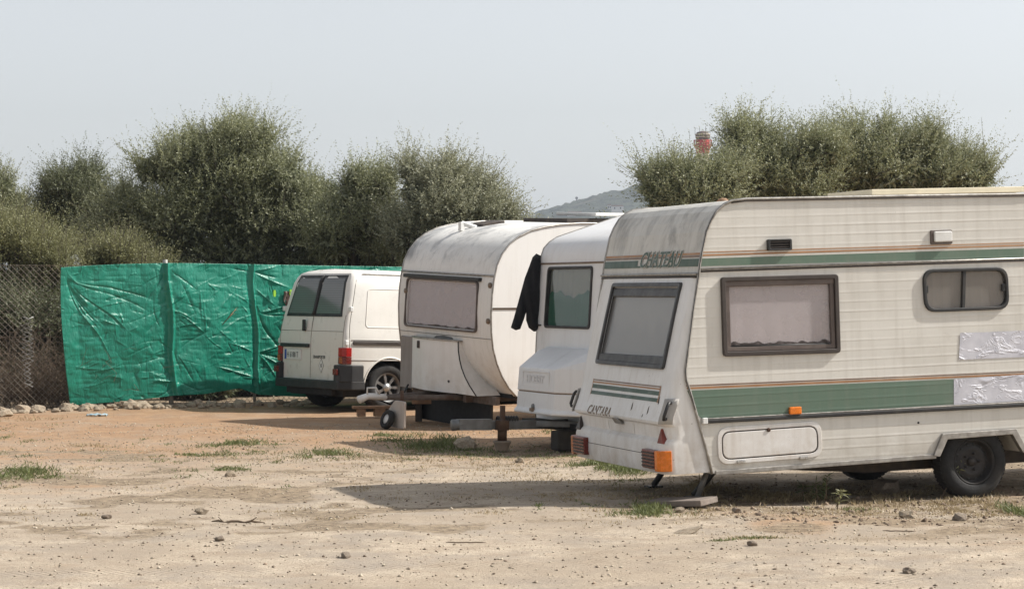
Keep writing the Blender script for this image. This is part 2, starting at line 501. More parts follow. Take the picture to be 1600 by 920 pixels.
spk = t.noise(85, 4, .7); pale = t.mix(t.rng(spk, .54, .62, 0, .85), pale, (.22, .18, .14)); pale = t.mix(t.rng(spk, .32, .42, .45, 0), pale, (.66, .60, .50))
grv = t.noise(1.4, 6, .7); pale = t.mix(t.rng(grv, .46, .60, 0, .75), pale, (.33, .285, .235))
pale = t.mix(t.rng(big, .44, .60, 0, .6), pale, (.35, .285, .215))
redc = t.mix(t.rng(mid, .35, .65), (.29, .175, .10), (.425, .28, .168))
redc = t.mix(t.rng(fine, .48, .64, 0, .6), redc, (.20, .125, .08)); redc = t.mix(t.rng(grv, .46, .62, 0, .6), redc, (.36, .28, .205)); redc = t.mix(t.rng(spk, .56, .66, 0, .5), redc, (.2, .14, .1))
lic = t.mix(t.rng(t.noise(14, 8, .7), .38, .6), (.13, .095, .065), (.34, .27, .185))  # litter brown, also the tone of the painted ground shade
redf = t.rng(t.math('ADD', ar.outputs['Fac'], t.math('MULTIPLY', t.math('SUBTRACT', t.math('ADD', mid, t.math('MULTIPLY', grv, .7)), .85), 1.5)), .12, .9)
litter_shade_f = t.rng(t.math('ADD', al.outputs['Fac'], t.math('MULTIPLY', t.math('SUBTRACT', fine, .5), 1.6)), .4, .8, 0, .85)
c = t.mix(litter_shade_f, t.mix(redf, pale, redc), lic)
t.set('Base Color', c); t.set('Roughness', .97); t.b.inputs['Specular IOR Level'].default_value = .15
at_ = t.n('Attribute'); at_.attribute_name = 'track'
wv = t.n('TexWave', Scale=9.0, Distortion=1.2); wv.bands_direction = 'DIAGONAL'; t.t.links.new(t.obj(), wv.inputs['Vector'])
tkh = t.math('MULTIPLY', at_.outputs['Fac'], t.math('ADD', t.math('MULTIPLY', wv.outputs['Fac'], .6), -.9))
vor = t.n('TexVoronoi', Scale=48.0); t.t.links.new(t.obj(), vor.inputs['Vector'])
n1 = t.bump(t.noise(7, 6, .7), .03, .5, t.bump(t.noise(55, 6, .75), .012, .9))
n1 = t.bump(tkh, .018, .7, n1)
t.bump(t.rng(vor.outputs['Distance'], .0, .45, 1, 0), .003, .5, n1)
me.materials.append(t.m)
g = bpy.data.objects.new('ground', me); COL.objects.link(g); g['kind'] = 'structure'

# ------------------------------------------------------------------ far hill
hx = np.concatenate([np.arange(-2600, -60, 60), np.arange(-60, 420, 2.6), np.arange(430, 3000, 60)])
hy = np.concatenate([np.arange(900, 1330, 30), np.arange(1330, 1620, 4), np.arange(1630, 2400, 60)])
HX, HYY = np.meshgrid(hx, hy)
pxs = [-6000, 0, 500, 700, 820, 850, 880, 905, 935, 965, 1000, 1060, 1200, 1500, 2000, 4000, 7500]
pys = [430, 425, 400, 362, 332, 326, 318, 312, 305, 301, 293, 286, 290, 320, 360, 400, 430]
ridge = np.interp(HX / 1500 * FOC + CX, pxs, [(HY - p) / FOC * 1500 + 1.6 for p in pys])
prof = sstep(HYY, 900, 1500) * (1 - .6 * sstep(HYY, 1540, 2400))
HZ = ridge * prof ** 1.1
flat = np.stack([HX, HYY], -1).reshape(-1, 2)
bmp = np.array([max(0, 1 - mnoise.voronoi(Vector((a / 6.5, b / 8.0, 0)))[0][0] * 1.25) for a, b in flat]).reshape(HX.shape)
bmp = bmp * (.55 + vnoise(HX, HYY, .02))
HZ = HZ + (bmp * 5.5 + vnoise(HX, HYY, .009) * 12 * sstep(HYY, 950, 1200) * (1 - sstep(HYY, 1400, 1500)) + vnoise(HX, HYY, .05) * 3) * sstep(HYY, 905, 1000)
HZ -= 3
me = bpy.data.meshes.new('hill'); me.vertices.add(HX.size)
me.vertices.foreach_set('co', np.stack([HX, HYY, HZ], -1).ravel())
n_ = len(hx); ii = (np.arange(len(hy) - 1)[:, None] * n_ + np.arange(n_ - 1)[None]).ravel()
fill_mesh(me, np.stack([ii, ii + 1, ii + n_ + 1, ii + n_], -1), True)
t = NT('wooded_hill')
c = t.mix(t.rng(t.noise(.12, 6, .7), .4, .62), (.015, .022, .012), (.05, .06, .03))
c = t.mix(t.rng(t.noise(.016, 5, .6), .56, .68, 0, .35), c, (.15, .12, .08))
t.set('Base Color', c); t.set('Roughness', .95)
t.bump(t.noise(.3, 5, .7), 2.0, .8)
me.materials.append(t.m)
hill = bpy.data.objects.new('hill', me); COL.objects.link(hill); hill['kind'] = 'structure'
_hz = lambda x, y: float(HZ[np.abs(hy - y).argmin(), np.abs(hx - x).argmin()])

M['farwhite'] = simple('white_render', (.75, .72, .68), .8)
M['fartile'] = simple('roof_tile', (.35, .2, .14), .9)
def on_hill(px, py):
    for Yq in np.arange(1000, 1700, 3):
        p = at(px, py, Yq)
        if _hz(p.x, Yq) > p.z: return p
    return at(px, py, 1500)
def far_house(px, py, w, h, d, Yh, label):
    p = on_hill(px, py); Yh = p.y
    zb = min(p.z, p.z)
    o = empty('house', Matrix.Translation((p.x, Yh, zb)), label, 'house', 'houses on the far hill')
    b = MB().box((-w/2, 0, -6), (w/2, d, h)); b.build('wall', M['farwhite'], o)
    r = MB().slab(lambda a, b_, q: Vector((a, q, b_)), [(-w/2-.2, h), (w/2+.2, h), (w/2-.5, h+.6), (-w/2+.5, h+.6)], -.5, d + .5); r.build('roof', M['fartile'], o)
    for k in range(max(2, int(w / 3.5))):
        x = -w/2 + (k + .5) * w / max(2, int(w / 3.5))
        MB().box((x-.35, -.06, h*.35), (x+.35, .05, h*.75)).build('window', M['dark'], o)
far_house(965, 329, 7, 2.6, 5, 1395, 'long white house standing alone on the hillside')
far_house(952.5, 328, 2.2, 2.8, 3, 1392, 'small white house just left of the long one on the hill')
far_house(898, 338, 9, 2.4, 6, 1360, 'low pale house lower down the hillside at left')
mo = empty('radio_mast', Matrix.Translation(at(901, 318, 1480)), 'thin radio mast on the ridge of the far hill', 'mast')
MB().tube([(0,0,-6), (0,0,4.5)], [.5, .35], 6).build('pole', M['darksteel'], mo)
MB().box((-.8, -.3, 3), (.8, .3, 4.3)).build('antenna', M['darksteel'], mo)

# ------------------------------------------------------------------ red and white tower
M['tred'] = simple('tower_red', (.42, .035, .02), .7, 0, .2, .4)
M['twhite'] = simple('tower_white', (.66, .58, .48), .8, 0, .15, .4)
M['tdark'] = simple('tower_drum', (.11, .075, .06), .7, 0, .3, .5)
YT = 420.0
tb = at(1098, 455, YT); kz = lambda py: (HY - py) / FOC * YT + CAMZ
tow = empty('lighthouse_tower', Matrix.Translation((tb.x, YT, 0)), 'red and white banded tower with dark drum top behind the right-hand olive trees', 'tower')
I4 = Matrix.Identity(4)
bands = [(0, 'tred'), (kz(290), 'twhite'), (kz(268), 'tred'), (kz(258), 'twhite'), (kz(240), 'tred'), (kz(219), None)]
bands = [(0, 'twhite'), (kz(330), 'tred'), (kz(300), 'twhite'), (kz(272), 'tred'), (kz(261), 'twhite'), (kz(240), 'tred'), (kz(219), None)]
for (z0, m), (z1, _) in zip(bands[:-1], bands[1:]):
    rr = lambda z: 1.25 + (kz(240) - min(z, kz(240))) * .02
    MB().lathe(I4, [(rr(z0), z0), (rr(z1), z1)], 28).build('tower_band', M[m], tow)
gz = kz(228)
MB().lathe(I4, [(1.2, gz - 1.0), (1.65, gz - .1), (1.72, gz + .12), (1.2, gz + .2)], 28).build('gallery', M['tred'], tow)
b = MB()
b.lathe(I4, [(1.68, gz + 1.0), (1.74, gz + 1.0), (1.74, gz + 1.1), (1.68, gz + 1.1)], 28, True)
for k in range(16): b.tube([(1.7*math.cos(k*PI/8), 1.7*math.sin(k*PI/8), gz), (1.7*math.cos(k*PI/8), 1.7*math.sin(k*PI/8), gz + 1.05)], .05, 5)
b.build('railing', M['tred'], tow)
dz = kz(219); dt = kz(207)
MB().lathe(I4, [(1.0, dz), (1.32, dz + .25), (1.38, dz + .8), (1.38, dt - .5), (1.1, dt), (.3, dt + .25), (.02, dt + .3)], 28).build('drum', M['tdark'], tow)
b = MB()
for z in (dz + .5, dz + .95, dt - .45): b.lathe(I4, [(1.39, z), (1.44, z), (1.44, z + .14), (1.39, z + .14)], 28, True)
b.build('drum_ring', M['twhite'], tow)
for a, h in ((.3, 2.2), (1.9, 2.6), (3.3, 2.0), (5.0, 2.4)):
    MB().tube([(1.5*math.cos(a), 1.5*math.sin(a), dt - .6), (1.5*math.cos(a), 1.5*math.sin(a), dt + h*.45)], .035, 5).build('antenna', M['darksteel'], tow)

# ------------------------------------------------------------------ foliage
def leaf_mesh(name, base, dirs, L, W, tone, mat, parent, rs):
    n = len(base)
    dirs = dirs / np.linalg.norm(dirs, axis=1, keepdims=True)
    r = rs.randn(n, 3); side = np.cross(dirs, r); side /= np.linalg.norm(side, axis=1, keepdims=True) + 1e-9
    L = L[:, None]; W = W[:, None]
    droop = np.zeros((n, 3)); droop[:, 2] = -.12
    v = np.stack([base, base + dirs*L*.45 + side*W*.5, base + (dirs + droop)*L, base + dirs*L*.45 - side*W*.5], 1).reshape(-1, 3)
    me = bpy.data.meshes.new(name); me.vertices.add(len(v)); me.vertices.foreach_set('co', v.ravel().astype(np.float32))
    fill_mesh(me, np.arange(n * 4).reshape(-1, 4))
    a = me.attributes.new('tone', 'FLOAT', 'FACE'); a.data.foreach_set('value', tone.astype(np.float32))
    me.materials.append(mat)
    o = bpy.data.objects.new(name, me); COL.objects.link(o)
    if parent: o.parent = parent
    return o

def unit(rs, n):
    v = rs.randn(n, 3); return v / np.linalg.norm(v, axis=1, keepdims=True)

def tree(name, label, blobs, Yt, mat, seed, nshoot=2200, lps=24, leafL=.058, leafW=.019, shootL=(.2, .6), up=.75, hole=.0, group='olive trees beyond the fence', cat='tree', depth=.85, twigs=True, trunk=True, inner=.35, deep=0.0):
    rs = np.random.RandomState(seed)
    k = Yt / FOC
    bl = np.array([[(b[0]-CX)*k, deep + (rs.rand()-.5)*.8 * min(b[2], b[3])*k*2*.5 + (b[4] if len(b) > 4 else 0), CAMZ + (HY-b[1])*k, b[2]*k, min(b[2], b[3])*k*depth + .35, b[3]*k] for b in blobs])
    cx = np.average(bl[:, 0], weights=bl[:, 3])
    root = empty(name, Matrix.Translation((cx, Yt, 0)), label, cat, group)
    nshoot = int(nshoot * 2.6)
    bl[:, 3] = np.maximum(bl[:, 3] - .10, .12); bl[:, 5] = np.maximum(bl[:, 5] - .16, .12); bl[:, 2] -= .08
    bl[:, 0] -= cx
    bl[:, 2] -= .05
    w = (bl[:, 3]*bl[:, 4]*bl[:, 5]) ** .62; w /= w.sum()
    which = rs.choice(len(bl), nshoot, p=w)
    u = unit(rs, nshoot); u[:, 2] = np.where(u[:, 2] < -.3, -u[:, 2], u[:, 2])
    rad = (inner + (1.0 - inner) * rs.rand(nshoot) ** .8) * np.clip(1 + rs.randn(nshoot) * .12, .65, 1.22)
    B = bl[which]
    p = B[:, :3] + u * B[:, 3:6] * rad[:, None]
    # clumps: drop shoots where a coarse noise is low
    cl = np.array([mnoise.noise(Vector(q) * 2.1 + Vector((seed, 0, 0))) for q in p])
    keep = (cl > -.14 + hole) | (rad < inner + .15) & (rs.rand(nshoot) < .6)
    keep &= p[:, 2] > .1
    p = p[keep]; u = u[keep]; cl = cl[keep]; n = len(p); rad = rad[keep]
    sd = u * .75 + rs.randn(n, 3) * .35; sd[:, 2] += up; sd /= np.linalg.norm(sd, axis=1, keepdims=True)
    sl = rs.uniform(shootL[0], shootL[1], n) * np.where(rs.rand(n) < .02, 1.4, 1.0)
    tt = np.tile(np.linspace(0, 1, lps), n); idx = np.repeat(np.arange(n), lps)
    bend = rs.randn(n, 3) * .25
    base = p[idx] + (sd[idx] + bend[idx] * tt[:, None]) * (sl[idx] * tt)[:, None]
    ld = sd[idx] * .7 + unit(rs, len(idx)) * .75
    sz = rs.uniform(.65, 1.2, len(idx)) * (1.05 - .35 * tt)
    clump_tone = rs.rand(n) * .45 + np.clip(cl, -.4, .4) * .5
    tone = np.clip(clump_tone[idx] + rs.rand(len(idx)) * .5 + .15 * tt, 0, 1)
    # broad inner leaves added to block light, crown shade put into their darker tone
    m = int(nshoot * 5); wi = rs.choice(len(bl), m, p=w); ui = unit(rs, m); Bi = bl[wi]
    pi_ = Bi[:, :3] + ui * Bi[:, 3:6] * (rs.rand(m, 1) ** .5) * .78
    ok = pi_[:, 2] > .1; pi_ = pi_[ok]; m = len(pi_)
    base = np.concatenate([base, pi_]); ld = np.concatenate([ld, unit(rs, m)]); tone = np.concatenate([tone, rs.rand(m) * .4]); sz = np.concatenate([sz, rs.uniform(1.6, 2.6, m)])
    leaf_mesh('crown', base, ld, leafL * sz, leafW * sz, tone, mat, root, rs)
    b = MB()
    rnd = random.Random(seed)
    if trunk:
        cb = Vector((0, 0, -.05))
        b.tube([cb, cb + Vector((.06, .03, .5)), cb + Vector((-.03, .08, 1.0))], [.17, .13, .10], 8)
        st = cb + Vector((-.03, .08, .9))
        for q in bl:
            e = Vector(q[:3]) + Vector((0, 0, q[5] * .5)); mid = st.lerp(e, .5) + Vector((rnd.uniform(-.2, .2), rnd.uniform(-.2, .2), -.1))
            b.tube([st, mid, e], [.08, .045, .012], 6)
            for _ in range(7):
                s0 = mid.lerp(e, rnd.random()); dd = Vector((rnd.gauss(0, 1)*q[3], rnd.gauss(0, 1)*q[4], abs(rnd.gauss(0, 1))*q[5])) * .5
                b.tube([s0, s0 + dd*.5 + Vector((0, 0, .05)), s0 + dd], [.022, .013, .005], 4, cap=False)
    else:
        for q in bl:
            for _ in range(5):
                e = Vector(q[:3]) + Vector((rnd.gauss(0, .4)*q[3], rnd.gauss(0, .4)*q[4], q[5]*.5))
                b.tube([(e.x*.5, e.y*.5, 0), (e.x*.8, e.y*.8, e.z*.5), e], [.03, .018, .006], 5, cap=False)
    if twigs:
        pick = rs.choice(n, min(n, 320), replace=False)
        for i in pick:
            a = Vector(p[i]); e = a + Vector(sd[i] + bend[i]) * float(sl[i])
            b.tube([a - Vector(sd[i]) * .2, a, e], [.009, .006, .002], 3, cap=False)
    b.build('trunk', M['bark'], root)
    return root

tree('olive_tree', 'tallest broad olive tree with a round crown behind the green tarpaulin',
     [(350,290,100,75), (400,340,110,70), (270,340,80,60), (355,240,70,55), (395,212,48,40), (290,255,66,50), (440,270,52,48), (240,255,40,36), (330,215,50,34), (465,300,34,44), (480,300,26,36), (200,320,58,44), (300,330,80,48), (400,335,78,48), (480,350,50,46), (250,385,100,40), (380,390,100,36), (160,360,40,36), (475,395,50,30)],
     38, M['leaf_olive'], 1, 4600, 26)
tree('olive_tree', 'dark olive tree left of the tallest one, with a pointed grey-green crown',
     [(115,330,62,60), (110,300,42,42), (135,270,22,24), (80,320,32,38), (150,320,34,36), (105,360,60,40), (55,355,26,30), (170,370,40,36), (195,288,16,22)],
     41, M['leaf_dark'], 2, 2300, 26, hole=.04)
tree('olive_tree', 'olive tree cut off by the left edge of the photo',
     [(5,290,26,32), (25,320,18,30), (-20,330,40,50), (10,370,36,40), (-50,300,40,50)],
     42, M['leaf_olive'], 3, 1300, 26, hole=.05)
tree('olive_tree', 'twin-topped olive tree between the tallest tree and the caravan roofs',
     [(565,330,62,60), (560,290,36,44), (600,280,26,34), (535,310,26,30), (570,350,60,50), (520,370,50,46), (600,390,60,40), (560,265,22,20), (500,340,18,26)],
     37, M['leaf_olive'], 4, 2300, 26, hole=.04)
tree('olive_tree', 'grey-leaved olive tree above the roof of the rounded caravan',
     [(700,320,90,62), (755,350,60,50), (690,275,46,34), (650,290,36,34), (735,300,44,38), (700,250,20,18), (775,335,32,36), (700,345,80,46), (640,360,50,46), (780,375,40,30), (700,390,90,40), (640,255,14,18), (812,365,16,16)],
     36, M['leaf_grey'], 5, 3000, 28)
tree('leafy_shrub', 'yellowish shrub rising just behind the chain-link fence',
     [(30,380,46,40), (75,395,42,36), (-10,370,40,46), (105,410,26,24), (0,430,60,40), (70,440,50,36), (20,350,26,26)],
     33.5, M['leaf_yellow'], 6, 1700, 22, .05, .013, (.3, .6), 1.2, group='shrubs behind the fence', cat='shrub', trunk=False)
tree('leafy_shrub', 'pale tan-tipped shrub in front of the tallest olive tree at its left foot',
     [(150,400,30,26), (190,395,36,28), (230,420,40,22)],
     35, M['leaf_yellow'], 16, 700, 22, .05, .013, (.25, .5), 1.2, group='shrubs behind the fence', cat='shrub', trunk=False)
tree('leafy_shrub', 'bright green leafy shrub in the gap between the two middle olive trees',
     [(505,300,12,12), (515,330,18,22)],
     40, M['leaf_bright'], 26, 350, 22, .06, .025, (.2, .35), .6, group='shrubs behind the fence', cat='shrub', trunk=False)
tree('olive_tree', 'olive tree around the banded tower, left end of the right-hand row',
     [(1085,305,70,34), (1082,278,30,24), (1120,278,26,26), (1045,295,26,24), (1116,295,30,24), (1090,320,70,34), (1030,305,18,20), (1056,272,14,14), (1140,272,14,18), (1020,280,8,8)],
     33, M['leaf_olive'], 7, 1700, 26, hole=.02, group='olive trees behind the caravans')
tree('olive_tree', 'tall olive tree just right of the banded tower',
     [(1205,275,90,65), (1265,265,60,50), (1180,228,44,38), (1240,248,54,40), (1165,265,40,34), (1285,232,40,34), (1160,225,28,32), (1195,235,38,34), (1155,205,12,14), (1230,250,42,34), (1180,280,66,40), (1250,290,60,40), (1200,320,90,34), (1262,222,20,18), (1148,250,12,14)],
     34, M['leaf_olive'], 8, 3000, 26, group='olive trees behind the caravans')
tree('olive_tree', 'wide olive tree above the roof board of the nearest caravan',
     [(1375,262,110,55), (1460,270,80,50), (1300,255,64,50), (1310,232,44,34), (1420,238,44,38), (1500,262,44,34), (1355,225,40,28), (1335,205,20,16), (1390,240,44,30), (1445,230,28,26), (1455,200,12,18), (1320,260,50,34), (1380,285,80,40), (1450,275,50,34), (1510,280,40,30), (1535,262,16,14), (1370,320,110,34), (1500,315,70,24), (1290,240,20,24), (1378,198,8,12)],
     35, M['leaf_olive'], 9, 3900, 26, group='olive trees behind the caravans', hole=.03)
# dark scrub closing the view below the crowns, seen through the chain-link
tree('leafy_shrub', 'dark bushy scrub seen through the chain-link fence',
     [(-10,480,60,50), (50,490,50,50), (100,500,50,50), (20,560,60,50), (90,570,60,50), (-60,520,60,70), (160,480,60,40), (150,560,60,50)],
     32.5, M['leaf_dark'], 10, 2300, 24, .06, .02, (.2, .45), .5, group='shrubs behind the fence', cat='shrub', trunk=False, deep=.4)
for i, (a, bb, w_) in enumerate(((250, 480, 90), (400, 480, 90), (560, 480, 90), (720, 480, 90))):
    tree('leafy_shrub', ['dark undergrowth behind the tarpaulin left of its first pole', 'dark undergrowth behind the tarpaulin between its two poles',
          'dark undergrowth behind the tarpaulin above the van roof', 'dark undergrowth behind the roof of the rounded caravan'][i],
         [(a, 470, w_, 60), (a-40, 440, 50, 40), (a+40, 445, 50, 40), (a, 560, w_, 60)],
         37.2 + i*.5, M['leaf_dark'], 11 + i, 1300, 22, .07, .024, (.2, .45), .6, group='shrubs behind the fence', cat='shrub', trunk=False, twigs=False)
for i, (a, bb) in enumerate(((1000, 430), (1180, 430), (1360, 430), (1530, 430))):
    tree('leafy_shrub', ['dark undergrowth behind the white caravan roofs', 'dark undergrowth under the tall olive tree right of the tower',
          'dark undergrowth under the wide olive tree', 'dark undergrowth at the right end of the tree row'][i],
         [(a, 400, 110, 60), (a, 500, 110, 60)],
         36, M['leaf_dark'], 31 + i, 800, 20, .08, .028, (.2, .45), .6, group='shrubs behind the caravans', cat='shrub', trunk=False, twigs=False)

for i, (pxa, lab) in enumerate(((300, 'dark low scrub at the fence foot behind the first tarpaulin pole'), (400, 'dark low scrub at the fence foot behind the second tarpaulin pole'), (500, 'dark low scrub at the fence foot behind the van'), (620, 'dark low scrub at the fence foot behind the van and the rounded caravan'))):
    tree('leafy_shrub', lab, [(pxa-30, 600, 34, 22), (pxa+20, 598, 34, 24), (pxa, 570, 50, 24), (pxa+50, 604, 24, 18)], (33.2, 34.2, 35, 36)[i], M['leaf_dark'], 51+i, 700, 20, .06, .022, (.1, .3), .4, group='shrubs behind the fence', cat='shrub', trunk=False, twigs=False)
# dry bramble twigs at the foot of the chain-link
def brambles(name, label, x0, x1, y0, depth, h, n, seed):
    rnd = random.Random(seed); b = MB()
    for _ in range(n):
        x = rnd.uniform(0, x1 - x0); y = rnd.uniform(0, depth)
        p = Vector((x, y, 0)); d_ = Vector((rnd.gauss(0, .5), rnd.gauss(0, .3), 1)).normalized(); pts = [p]; L = rnd.uniform(.5, 1.2) * h / 5
        for k in range(5):
            p = p + d_ * L; pts.append(p.copy()); d_ = (d_ + Vector((rnd.gauss(0, .35), rnd.gauss(0, .25), rnd.gauss(-.12, .25)))).normalized()
            if rnd.random() < .8:
                e = p + Vector((rnd.gauss(0, 1), rnd.gauss(0, 1), rnd.gauss(.3, .8))).normalized() * L * 1.2
                b.tube([p, p.lerp(e, .5) + Vector((0, 0, .02)), e], [.003, .002, .001], 3, cap=False)
        b.tube(pts, [.006, .005, .004, .003, .003, .002], 3, cap=False)
    o = empty(name, Matrix.Translation((x0, y0, 0)), label, 'shrub', 'dry bramble bushes behind the chain-link')
    b.build('twig', M['twig'], o)
    return o

brambles('bramble_bush', 'tangle of dry brown brambles behind the chain-link at the left edge', -7.9, -6.9, 30.2, .9, 1.0, 230, 3)
brambles('bramble_bush', 'tangle of dry brown brambles beside the left edge of the tarpaulin', -6.9, -5.6, 30.5, .9, 1.05, 300, 4)

# ------------------------------------------------------------------ fence with tarpaulin
FP = [Vector((-8.6, 29.0, 0)), Vector((-4.72, 30.9, 0)), Vector((-2.6, 32.35, 0)), Vector((2.5, 35.4, 0))]
def fence_hit(px):                       # point of the fence line in a column of the photo
    k = (px - CX) / FOC
    for a, b_ in zip(FP[:-1], FP[1:]):
        d_ = b_ - a; den = d_.x - k * d_.y
        t_ = (k * a.y - a.x) / den
        if -1e-6 <= t_ <= 1 + 1e-6: return a + d_ * t_, d_.normalized()
    a, b_ = (FP[0], FP[1]) if px < 400 else (FP[-2], FP[-1])
    d_ = b_ - a; t_ = (k * a.y - a.x) / (d_.x - k * d_.y)
    return a + d_ * t_, d_.normalized()
fn = empty('chain_link_fence', Matrix.Translation(FP[0]), 'wire chain-link fence on grey posts, bare at the left edge and hung with green sheet', 'fence')
O0 = FP[0]
b = MB()
for a, b_ in zip(FP[:-1], FP[1:]):
    L = (b_ - a).length; d_ = (b_ - a).normalized(); H = 1.98; s_ = .085
    if a is not FP[0]: H = 1.9
    nn = int((L + H) / s_)
    for k in range(nn):
        for sg in (1, -1):
            # wire from bottom at u0 rising to the right (sg=1) or left
            u0 = k * s_ if sg == -1 else k * s_ - H
            p0 = [u0, 0.03]; p1 = [u0 + H, H] if sg == 1 else [u0 - H, H]
            if sg == -1: u_a, z_a, u_b, z_b = u0, .03, u0 - H, H
            else: u_a, z_a, u_b, z_b = u0, .03, u0 + H, H
            pts = []
            for t_ in (0, 1):
                u_ = u_a + (u_b - u_a) * t_; z_ = z_a + (z_b - z_a) * t_
                pts.append([u_, z_])
            (ua, za), (ub, zb) = pts
            def clip(u_, z_, ou, oz):
                if u_ < 0: r_ = (0 - u_) / (ou - u_); return 0, z_ + (oz - z_) * r_
                if u_ > L: r_ = (u_ - L) / (u_ - ou); return L, z_ + (oz - z_) * r_
                return u_, z_
            if (ua < 0 and ub < 0) or (ua > L and ub > L): continue
            A = clip(ua, za, ub, zb); Bp = clip(ub, zb, ua, za)
            off = Vector((d_.y, -d_.x, 0)) * (.003 * sg)
            b.tube([a - O0 + d_ * A[0] + off + Vector((0, 0, A[1])), a - O0 + d_ * Bp[0] + off + Vector((0, 0, Bp[1]))], .0026, 3, cap=False)
b.build('wire_mesh', M['wire'], fn)
b = MB()
for z in (1.97, 1.0, .06):
    b.tube([p - O0 + Vector((0, 0, z if i < 2 else z * .96)) for i, p in enumerate(FP)], .004, 4)
b.build('straining_wire', M['wire'], fn)
for px, r_, h in ((-130, .03, 2.05), (262, .034, 2.06), (392, .022, 1.98), (560, .03, 1.98), (760, .03, 1.98)):
    p, d_ = fence_hit(px); p = p - O0 + Vector((d_.y, -d_.x, 0)) * .03
    lean = Vector((-.045, 0, 0)) if px in (262, 392) else Vector((0, 0, 0))
    b = MB(); b.tube([p - lean + Vector((0, 0, -.05)), p + lean + Vector((0, 0, h))], r_, 10)
    b.build('post', M['post'], fn)

# tarpaulin: fine grid with creases
rs = np.random.RandomState(12)
NI, NJ = 1150, 250
top = [(92,418),(130,415.5),(180,413),(258,411),(300,411.5),(388,413),(440,414),(520,415.5),(620,417),(900,421)]
bot = [(107,633),(140,630),(181,627),(237,621),(271,617),(313,615),(369,606),(400,616),(459,619),(520,620),(620,618),(900,610)]
fi = np.linspace(0, 1, NI) ; fj = np.linspace(0, 1, NJ)
ptop = 92 + fi * (900 - 92); pbot = 107 + fi * (900 - 107)
yt = np.interp(ptop, *zip(*top)); yb = np.interp(pbot, *zip(*bot))
PX = ptop[:, None] * (1 - fj) + pbot[:, None] * fj
PX[:, :] -= (np.sin(fj * PI) * 6 * (1 - fi[:, None]) ** 8)
PY = yt[:, None] * (1 - fj) + yb[:, None] * fj
P = np.zeros((NI, NJ, 3)); Nn = np.zeros((NI, NJ, 3))
cache = {}
cols = np.linspace(80, 910, 1661)
cp = np.array([list(fence_hit(c_)[0]) + list(fence_hit(c_)[1]) for c_ in cols])
for k in range(3): P[..., k] = np.interp(PX, cols, cp[:, k])
dx = np.interp(PX, cols, cp[:, 3]); dy = np.interp(PX, cols, cp[:, 4])
Nn[..., 0] = dy; Nn[..., 1] = -dx
Zc = CAMZ + (HY - PY) / FOC * P[..., 1]
U = np.cumsum(np.hypot(np.diff(P[:, 0, 0], prepend=P[0, 0, 0]), np.diff(P[:, 0, 1], prepend=P[0, 0, 1])))[:, None] * np.ones((1, NJ))
D = np.zeros_like(U)
pu = lambda px: float(np.interp(px, ptop, U[:, 0]))
up1, up2, up3 = pu(260), pu(391), pu(560)
Wx = U + vnoise(U, Zc, 2.2) * .12; Wz = Zc + vnoise(U + 7, Zc, 2.2) * .12
def crease(u0, z0, u1, z1, a, w, prof='ridge'):
    global D
    d0 = np.array([u1-u0, z1-z0]); L = np.hypot(*d0) + 1e-6; d0 /= L
    s_ = (Wx-u0)*d0[0] + (Wz-z0)*d0[1]; n_ = -(Wx-u0)*d0[1] + (Wz-z0)*d0[0]
    env = np.clip(np.minimum(s_ / (L*.35), (L-s_) / (L*.35)), 0, 1); env = env*env*(3-2*env)
    D += a * env * np.exp(-np.abs(n_) / w * 1.4) * np.where(n_ > 0, 1, .55)
for _ in range(620):
    u0 = rs.uniform(0, 9); z0 = rs.uniform(.05, 1.95); an = rs.choice([rs.normal(-.5, .5), rs.normal(.35, .3), rs.normal(1.5, .3)], p=[.42, .38, .2]); L = rs.uniform(.08, .6)
    crease(u0, z0, u0 + L*math.cos(an), z0 + L*math.sin(an), rs.choice([-1, 1]) * rs.uniform(.003, .013), rs.uniform(.008, .026))
for uc in (up1, up2, up3):               # folds pulled in towards the ties on each pole
    for zt in (1.9, 1.35, .75, .35):
        for k in range(7):
            an = rs.uniform(-1.3, 1.3) + (PI if rs.rand() < .5 else 0); L = rs.uniform(.3, .85)
            crease(uc, zt, uc + L*math.cos(an), zt + L*math.sin(an)*.8, rs.choice([-1, 1]) * rs.uniform(.008, .022), rs.uniform(.012, .03))
for k in range(16):                       # long folds fanning down from the top left corner
    an = -rs.uniform(.15, 1.45); L = rs.uniform(.5, 1.6)
    crease(.05, 1.85, .05 + L*math.cos(an), 1.85 + L*math.sin(an), rs.uniform(-.02, .02), rs.uniform(.015, .04))
bill = np.abs(np.sin((U - up1) / (up2 - up1) * PI)) * .05 * np.sin(np.clip(Zc / 1.95, 0, 1) * PI)
D += bill + vnoise(U, Zc, 1.2) * .06 + vnoise(U, Zc, 3.3) * .022 + vnoise(U, Zc, 9) * .010 + vnoise(U+3, Zc, 19) * .004
for uc, w, a in ((up1, .026, .05), (up2, .018, .035)):
    wob = U - uc - .02*np.sin(Zc*5+uc) - vnoise(Zc*0+3, Zc, 4)*.03
    D += a * np.exp(-(wob / w) ** 2) - .012 * np.exp(-((wob + .06) / .03) ** 2)
D += .11
for _ in range(1):
    D += .006 * np.abs(vnoise(U*1.0, Zc*2.6, 6)) * 2 - .004
P[..., 2] = Zc
P += Nn * D[..., None]
me = bpy.data.meshes.new('tarpaulin'); me.vertices.add(NI * NJ)
org = Vector(P[0, -1]); 
me.vertices.foreach_set('co', (P - np.array(org)).ravel())
ii = (np.arange(NI - 1)[:, None] * NJ + np.arange(NJ - 1)[None]).ravel()
fill_mesh(me, np.stack([ii, ii + 1, ii + NJ + 1, ii + NJ], -1), True)
t = NT('green_tarpaulin_sheet')
c = t.mix(t.rng(t.noise(1.5, 5, .6), .35, .65), (.012, .20, .135), (.022, .26, .18))
